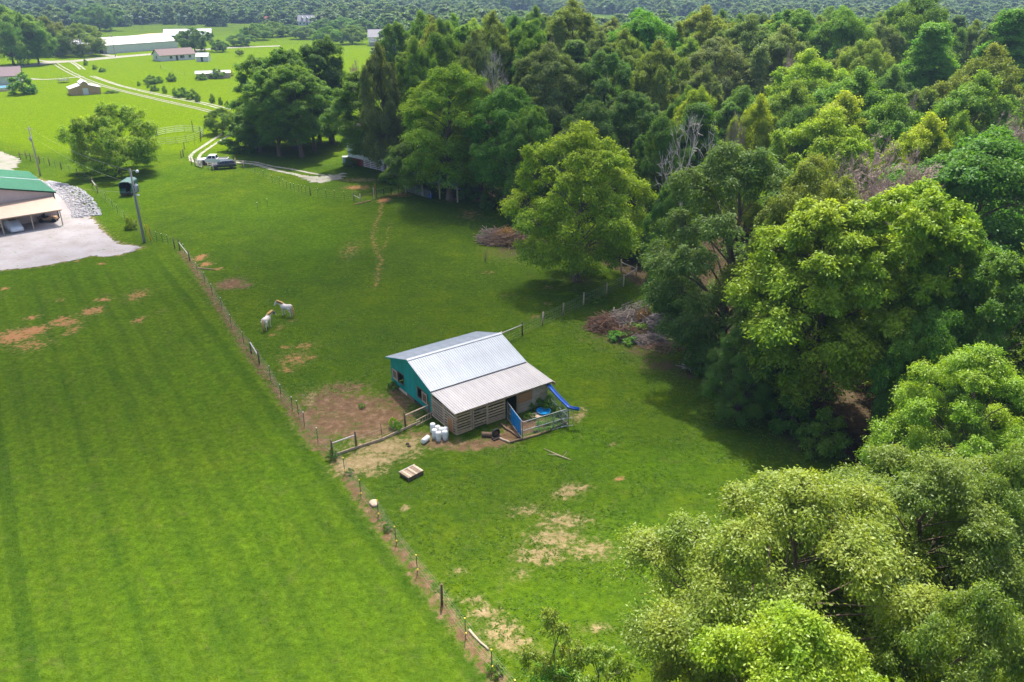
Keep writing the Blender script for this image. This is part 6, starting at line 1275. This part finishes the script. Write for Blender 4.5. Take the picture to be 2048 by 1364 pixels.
MB().box(-.12, -.07, -.24, -.19, 0.2, 7.0).build('conduit', M['galv'], e)
e, P2 = pole('utility_pole', 'slim utility pole behind the green-roofed workshop', (81, 352), 9.2, .16, .10)
MB().lathe([(0, 0), (.2, 0), (.2, .7), (0, .75)], 12, (.0, -.33, 6.6)).build('transformer', M['galv'], e, True); MB().bar((-.7, 0, 8.7), (.7, 0, 8.7), .09, .09).build('cross_arm', M['pole_grey'], e)
for u, v, h, lab in ((37, 132, 9.5, 'far utility pole among the big roadside trees'), (231, 113, 10, 'far utility pole in front of the long white building'), (517, 40, 11, 'far utility pole in the pasture left of the far white house'), (803, 62, 11, 'far utility pole right of the grey-roofed house'), (1640, 26, 12, 'far pale pole in the hazy woods')):
    e, q = pole('utility_pole', lab, (u, v), h, .2, .13); MB().bar((-1.0, 0, h - .6), (1.0, 0, h - .6), .12, .12).build('cross_arm', M['pole_grey'], e)
def cable(label, a, b_, sag, r=.012):
    pts = [Vector(a).lerp(Vector(b_), i / 14) - Vector((0, 0, sag * 4 * (i / 14) * (1 - i / 14))) for i in range(15)]; o = MB().tube([p - pts[0] for p in pts], r, 4, False).build('power_line', M['cable']); o.location = pts[0]; return tag(o, label, 'cable', 'power lines by the workshop')
cable('upper power line between the two poles by the workshop', (P1.x, P1.y, 10.2), (P2.x, P2.y, 9.0), .9); cable('lower power line between the two poles by the workshop', (P1.x, P1.y, 8.4), (P2.x, P2.y, 7.6), 1.0)
cable('service line drooping from the tall pole to the workshop gable', (P1.x, P1.y, 7.2), (P2.x + 9, P2.y - 22, 5.2), .7)
p = at(304, 483); gw = empty('guy_wire', (p.x, p.y, 0), 0, 'guy wire with yellow guards anchored beside the tall utility pole', 'guy wire')
dv = Vector((P1.x - p.x, P1.y - p.y, 9.4)); MB().tube([(0, 0, 0), dv], .012, 5).build('cable', M['cable'], gw); MB().tube([(0, 0, 0), dv * .27], .06, 7).build('yellow_guard', M['yellow'], gw); MB().tube([(-.55, .35, 0), Vector((-.55, .35, 0)) + (dv * .97 - Vector((-.5, .3, 0))) * .27], .06, 7).build('yellow_guard', M['yellow'], gw)
# ball-field lights beyond the long building
for u, v in ((253, 57), (268, 58), (285, 60), (361, 55), (374, 58)):
    p = at(u, v); e = empty('light_mast', (p.x, p.y, 0), 0, 'slim far light mast beside the clay ring beyond the long white building', 'light mast', 'light masts by the far ring'); MB().tube([(0, 0, 0), (0, 0, 9)], .12, 6).build('shaft', M['galv'], e); MB().box(-1, 1, -.2, .2, 8.4, 9.2).build('lamp_bank', M['white_plastic'], e)
sheet('riding_ring', [(258, 72), (300, 67), (352, 65), (360, 69), (330, 76), (280, 77)], 0.02, gravel_mat('ring_clay', (.50, .33, .22), (.40, .26, .17)), 'bare clay riding ring beyond the long white building', .0006)
# ---------------------------------------------------------------- rocks beside the gravel yard
rk = []; rr = random.Random(9)
def rock(s):
    bm = bmesh.new(); bmesh.ops.create_icosphere(bm, subdivisions=1, radius=s)
    for v in bm.verts: v.co *= rr.uniform(.7, 1.25); v.co.z *= .7
    V = [tuple(v.co) for v in bm.verts]; F = [tuple(v.index for v in f.verts) for f in bm.faces]; bm.free(); return V, F
mb = MB(); proto = [rock(1.0) for _ in range(6)]
line = [at(96, 364), at(118, 372), at(140, 384), at(158, 400), at(170, 418), at(174, 434)]
for i in range(1500):
    t = rr.uniform(0, 4.999); k = int(t); q = line[k].lerp(line[k + 1], t - k); wdt = .5 + 1.6 * min(1, t / 1.6); dd = (line[k + 1] - line[k]).normalized(); n_ = Vector((-dd.y, dd.x, 0))
    off = rr.uniform(-1, 1); q = q + n_ * off * wdt; s = rr.uniform(.10, .22); V, F = proto[i % 6]; a = rr.uniform(0, 6.28); ca, sa = math.cos(a), math.sin(a)
    z = .03 + .2 * (1 - off * off) * rr.random(); mb.add([(q.x - line[0].x + (x * ca - y * sa) * s, q.y - line[0].y + (x * sa + y * ca) * s, z + zz * s) for x, y, zz in V], F)
o = mb.build('riprap_rocks', M['stone']); o.location = line[0]; tag(o, 'bank of loose grey rocks along the edge of the gravel yard', 'rocks', kind='stuff')
# ---------------------------------------------------------------- brush piles
M['stick_grey'] = mat('grey_sticks', (.37, .30, .26), .9, .2, 3); M['stick_brown'] = mat('brown_sticks', (.33, .21, .14), .9, .2, 3); M['stick_red'] = mat('reddish_brush', (.26, .145, .095), .9, .2, 3)
M['dead_leaf'] = leaf_mat('dead_brown_leaves', [(0, (.30, .14, .05)), (1, (.40, .21, .08))], .02, .25)
def brush(name, label, c, spots, logs):
    e = empty(name, c, 0, label, 'brush pile'); rr = random.Random(int(c.x * 10) + 3)
    for (x, y, rx, ry, h, n, m_, L, base_a, ln) in spots:
        mb = MB()
        for i in range(int(n * .75)):
            a = rr.uniform(0, 6.28); q = math.sqrt(rr.random()); px_, py_ = x + rx * q * math.cos(a), y + ry * q * math.sin(a); z = 2.2 * h * (1 - q ** 2) * rr.uniform(.25, 1.0) + .05
            d = rr.gauss(base_a, .8); l = L * rr.uniform(.4, 1.5); el = rr.gauss(.08, .32); v = Vector((math.cos(d) * math.cos(el), math.sin(d) * math.cos(el), math.sin(el))) * l
            p0 = Vector((px_, py_, z)) - v / 2; p1 = p0 + v; p0.z = max(p0.z, .03); p1.z = max(p1.z, .02); md = (p0 + p1) / 2 + Vector((rr.gauss(0, .06), rr.gauss(0, .06), rr.gauss(0, .06))) * l
            mb.tube([p0, md, p1], [rr.uniform(.025, .06) * ln, .034 * ln, .012], 4, False)
        o = mb.build('sticks', M[m_], e); o['kind'] = 'stuff'
    for (a, b_, r_, m_) in logs:
        a, b_ = Vector(a), Vector(b_); md = a.lerp(b_, .5) + Vector((rr.gauss(0, .12), rr.gauss(0, .12), .05)); MB().tube([a, md, b_], [r_, r_ * .85, r_ * .6], 8).build('log', M[m_], e, True)
    return e
def leafheap(e, x, y, rx, ry, h, n, seed):
    rg = np.random.default_rng(seed); a = rg.uniform(0, 6.28, n); q = np.sqrt(rg.uniform(0, 1, n)); C = np.stack([x + rx * q * np.cos(a), y + ry * q * np.sin(a), h * (1 - q * q) * rg.uniform(.3, 1.05, n) + .05], 1)
    V, Q, r1, t1 = leaves(C, unit(rg.normal(size=(n, 3)) + [0, 0, .6]), .2, .09, rg, np.zeros(n)); me = np_mesh('dead_leaves', V, Q, mat=M['dead_leaf'], attrs={'rnd': ('FACE', r1), 'tone': ('FACE', t1)}); o = link('dead_leaves', me, e); o['kind'] = 'stuff'
c = at(1030, 490); b1 = brush('brush_pile', 'brown brush pile of branches and dead leaves under the broad yellow-green tree', c, [(-2.2, 1.2, 2.6, 2.2, 1.0, 240, 'stick_brown', 2.6, -.4, 1), (-3.6, 1.6, 1.6, 1.0, .9, 140, 'stick_grey', 2.2, 0.1, 1), (.5, 0, 2.4, 1.8, 1.1, 160, 'stick_brown', 2.2, .3, 1.2), (2.6, -2.4, 1.8, 1.4, .8, 80, 'stick_grey', 2.0, .9, 1.6)],
    [((1.4, -1.4, .3), (3.6, -2.6, .9), .13, 'stick_grey'), ((2.0, -2.4, .2), (4.4, -3.0, .3), .11, 'stick_grey'), ((2.5, -1.0, .3), (2.9, -3.2, .6), .12, 'stick_grey'), ((1.0, -3.0, .15), (2.3, -2.9, .2), .12, 'log'), ((3.2, -3.6, .15), (4.6, -3.9, .2), .13, 'stick_grey')]); leafheap(b1, -1.0, 1.2, 2.6, 1.9, 2.2, 4200, 3)
c = at(1255, 660); b2 = brush('brush_pile', 'lower brush pile of grey sticks and reddish brush beside the feathery dark tree', c, [(-2.4, .6, 1.8, 1.7, .7, 320, 'stick_red', 1.6, .2, .9), (-.6, 1.2, 1.6, 1.4, .9, 260, 'stick_grey', 1.8, .3, 1), (1.6, 2.2, 1.3, 1.1, 1.2, 180, 'stick_grey', 1.6, -.5, 1.1), (3.0, .2, 1.1, 1.7, .8, 220, 'stick_grey', 1.8, -.9, 1.2), (.2, -1.6, 2.2, 1.2, .5, 260, 'stick_red', 1.4, .1, .9), (2.0, -3.2, 2.2, .7, .4, 120, 'stick_grey', 2.2, -.4, 1.2), (0.6, 3.4, 1.2, .8, .8, 60, 'stick_grey', 1.2, 1.4, 1), (3.6, -4.6, 2.4, 1.0, .2, 120, 'stick_brown', 1.4, -.3, 1)],
    [((1.9, 2.6, .6), (3.4, 4.4, 1.9), .13, 'stick_grey'), ((2.7, 3.4, 1.3), (2.6, 3.9, 1.9), .06, 'wood_grey'), ((2.2, 1.6, .8), (4.6, -1.4, .3), .08, 'stick_grey'), ((1.6, -2.8, .15), (4.4, -3.6, .2), .08, 'stick_grey'), ((2.2, -3.3, .12), (4.2, -4.1, .15), .08, 'stick_grey'), ((-3.9, .1, .4), (-2.6, .0, .5), .05, 'wood_pale'), ((.2, -1.8, .4), (2.0, -4.0, .2), .06, 'wood_grey')]); leafheap(b2, 2.0, 1.6, 1.2, 1.2, 2.0, 1600, 5)
leafheap(b2, -1.6, .3, 2.4, 1.6, .7, 1200, 6)
c = at(1402, 738); brush('brush_pile', 'small scatter of grey sticks at the shaded wood edge', c, [(0, 0, 1.6, .8, .3, 60, 'stick_grey', 1.8, -.6, 1.4)], [((-.8, .4, .2), (1.2, -.8, .25), .08, 'wood_grey'), ((-.4, -.2, .15), (1.4, -.9, .1), .06, 'wood_grey')])
# ---------------------------------------------------------------- loose things in the grass
log('fence_rail_log', (396, 537), (431, 541), .09, 'log', 'tan loose rail lying in the pasture beside the long fence')
log('fallen_rail', (938, 1262), (977, 1302), .07, 'wood_pale', 'pale rail lying along the foot of the meadow fence')
p = at(748, 1008); sk = MB()
for i in range(1): sk.loft([[Vector((.30 * s * math.cos(a) * (1 + .12 * math.sin(3 * a)), .45 * s * math.sin(a) * (1 + .1 * math.cos(2 * a)), z)) for a in np.linspace(0, 6.283, 17)[:-1]] for s, z in ((.95, 0), (1.05, .07), (.9, .15), (.5, .19), (.1, .2))])
o = sk.build('grey_sack', M['wood_grey'], None, True); o.location = p; o.rotation_euler = (0, 0, .4); tag(o, 'crumpled grey sack lying against the meadow fence', 'sack')
fb = empty('fallen_branch', at(1112, 912), .0, 'bare pale fallen branch lying on the grass below the kennel', 'branch'); MB().tube([(-.9, 1.0, .05), (-.2, .3, .1), (.35, -.15, .08), (1.1, -.6, .04)], [.015, .04, .055, .03], 6).build('limb', M['wood_pale'], fb); MB().tube([(.3, -.1, .1), (-.3, 0, .15), (-.7, .15, .06)], [.04, .03, .015], 6).build('side_limb', M['wood_pale'], fb); MB().tube([(.5, -.2, .1), (.75, -.15, .3), (.8, .1, .35)], [.03, .02, .01], 5).build('side_limb', M['wood_pale'], fb)
sb = empty('bare_sapling', at(970, 523), 0, 'small bare upright sapling left of the brown brush pile', 'sapling'); rr = random.Random(4); mb = MB()
for i in range(9): a = rr.uniform(0, 6.28); d = Vector((math.cos(a) * .5, math.sin(a) * .4, 1.3)) * rr.uniform(.7, 1.3); mb.tube([(0, 0, 0), d * .5, d + Vector((0, 0, .2))], [.03, .02, .006], 5)
mb.build('stems', M['log'], sb)
for i, (u, v) in enumerate(((516, 422), (536, 415))):
    p = at(u, v); e = empty('loose_post', (p.x, p.y, 0), .6, ('left' if i == 0 else 'right') + ' one of two lone steel posts standing in the open pasture', 'post', 'lone steel posts in the pasture'); link('shaft', tp_me, e); link('cap', cap_me['white_plastic'], e)
for i, (u, v) in enumerate(((815, 888), (818, 893))):
    p = at(u, v); o = MB().lathe([(.0, 0), (.16, 0), (.13, .07), (.05, .12), (0, .12)], 9).build('manure_pile', M['wood_dark'], None, True); o.location = p; tag(o, ('upper' if i == 0 else 'lower') + ' dark dropping on the straw patch', 'dropping')
# ---------------------------------------------------------------- grass tufts standing in the pasture and on the near meadow
def tufts(name, n, seed, xr, yr, label, colr, hgt, keep, fade=100):
    rg = np.random.default_rng(seed); x = rg.uniform(*xr, n); y = rg.uniform(yr[0] ** .5, yr[1] ** .5, n) ** 2
    k = keep(x, y) & (np.sin(x * .9 + np.sin(y * .6) * 2) + np.sin(y * 1.1 + x * .35) + rg.normal(0, .8, n) > 0.1); k &= rg.uniform(0, 1, n) < np.clip((fade - y) / 40, 0, 1); x, y = x[k], y[k]; n = len(x)
    V = []; R_ = []
    for b_ in range(3):
        a = rg.uniform(0, 6.28, n); w = rg.uniform(.05, .11, n); h = hgt * rg.uniform(.6, 1.3, n); le = rg.uniform(.02, .10, n); ca, sa = np.cos(a), np.sin(a); ox, oy = rg.normal(0, .06, n), rg.normal(0, .06, n)
        V.append(np.stack([np.stack([x + ox - sa * w, y + oy + ca * w, np.zeros(n)], 1), np.stack([x + ox + sa * w, y + oy - ca * w, np.zeros(n)], 1), np.stack([x + ox + ca * le, y + oy + sa * le, h], 1)], 1)); R_.append(rg.uniform(0, 1, n))
    V = np.concatenate(V).reshape(-1, 3); me = np_mesh(name, V, tris=np.arange(len(V)).reshape(-1, 3), mat=M['leaf'], attrs={'rnd': ('FACE', np.concatenate(R_)), 'tone': ('FACE', np.concatenate(R_)[::-1] * .8)})
    o = link(name, me); o.color = (*colr, 1); return tag(o, label, 'grass', kind='stuff')
def fd(x, y): return (x - FS.x) * FNRM.x + (y - FS.y) * FNRM.y
def clear(x, y):
    c, s = math.cos(BROT), math.sin(BROT); a = (x - BA.x) * c + (y - BA.y) * s; b_ = -(x - BA.x) * s + (y - BA.y) * c
    barnyard = ((a > -11) & (a < 15) & (b_ > -3.2) & (b_ < 12)); straw_ = ((x + 13) / 5.5) ** 2 + ((y - 52) / 2.6) ** 2 < 1
    return ~barnyard & ~straw_
tufts('grass_tufts', 70000, 21, (-40, 30), (27, 100), 'short tufty grass of the grazed pasture', (0.080, 0.150, 0.005), .05, lambda x, y: (fd(x, y) > .3) & clear(x, y) & (x < 18 + (90 - y) * .12))
# ---------------------------------------------------------------- haze
m = bpy.data.materials.new('pale_haze'); m.use_nodes = True; nt = m.node_tree; nt.nodes.remove(nt.nodes['Principled BSDF'])
pv = nd(nt, 'ShaderNodeVolumePrincipled'); pv.inputs['Color'].default_value = (0.46, 0.66, 1.0, 1); pv.inputs['Density'].default_value = HAZE; pv.inputs['Anisotropy'].default_value = 0.2
nt.links.new(pv.outputs[0], nt.nodes['Material Output'].inputs['Volume'])
hz = MB().box(-7400, 7400, -900, 9400, -2, 175).build('haze', m); tag(hz, 'pale blue summer haze over the whole valley', 'haze', kind='stuff')
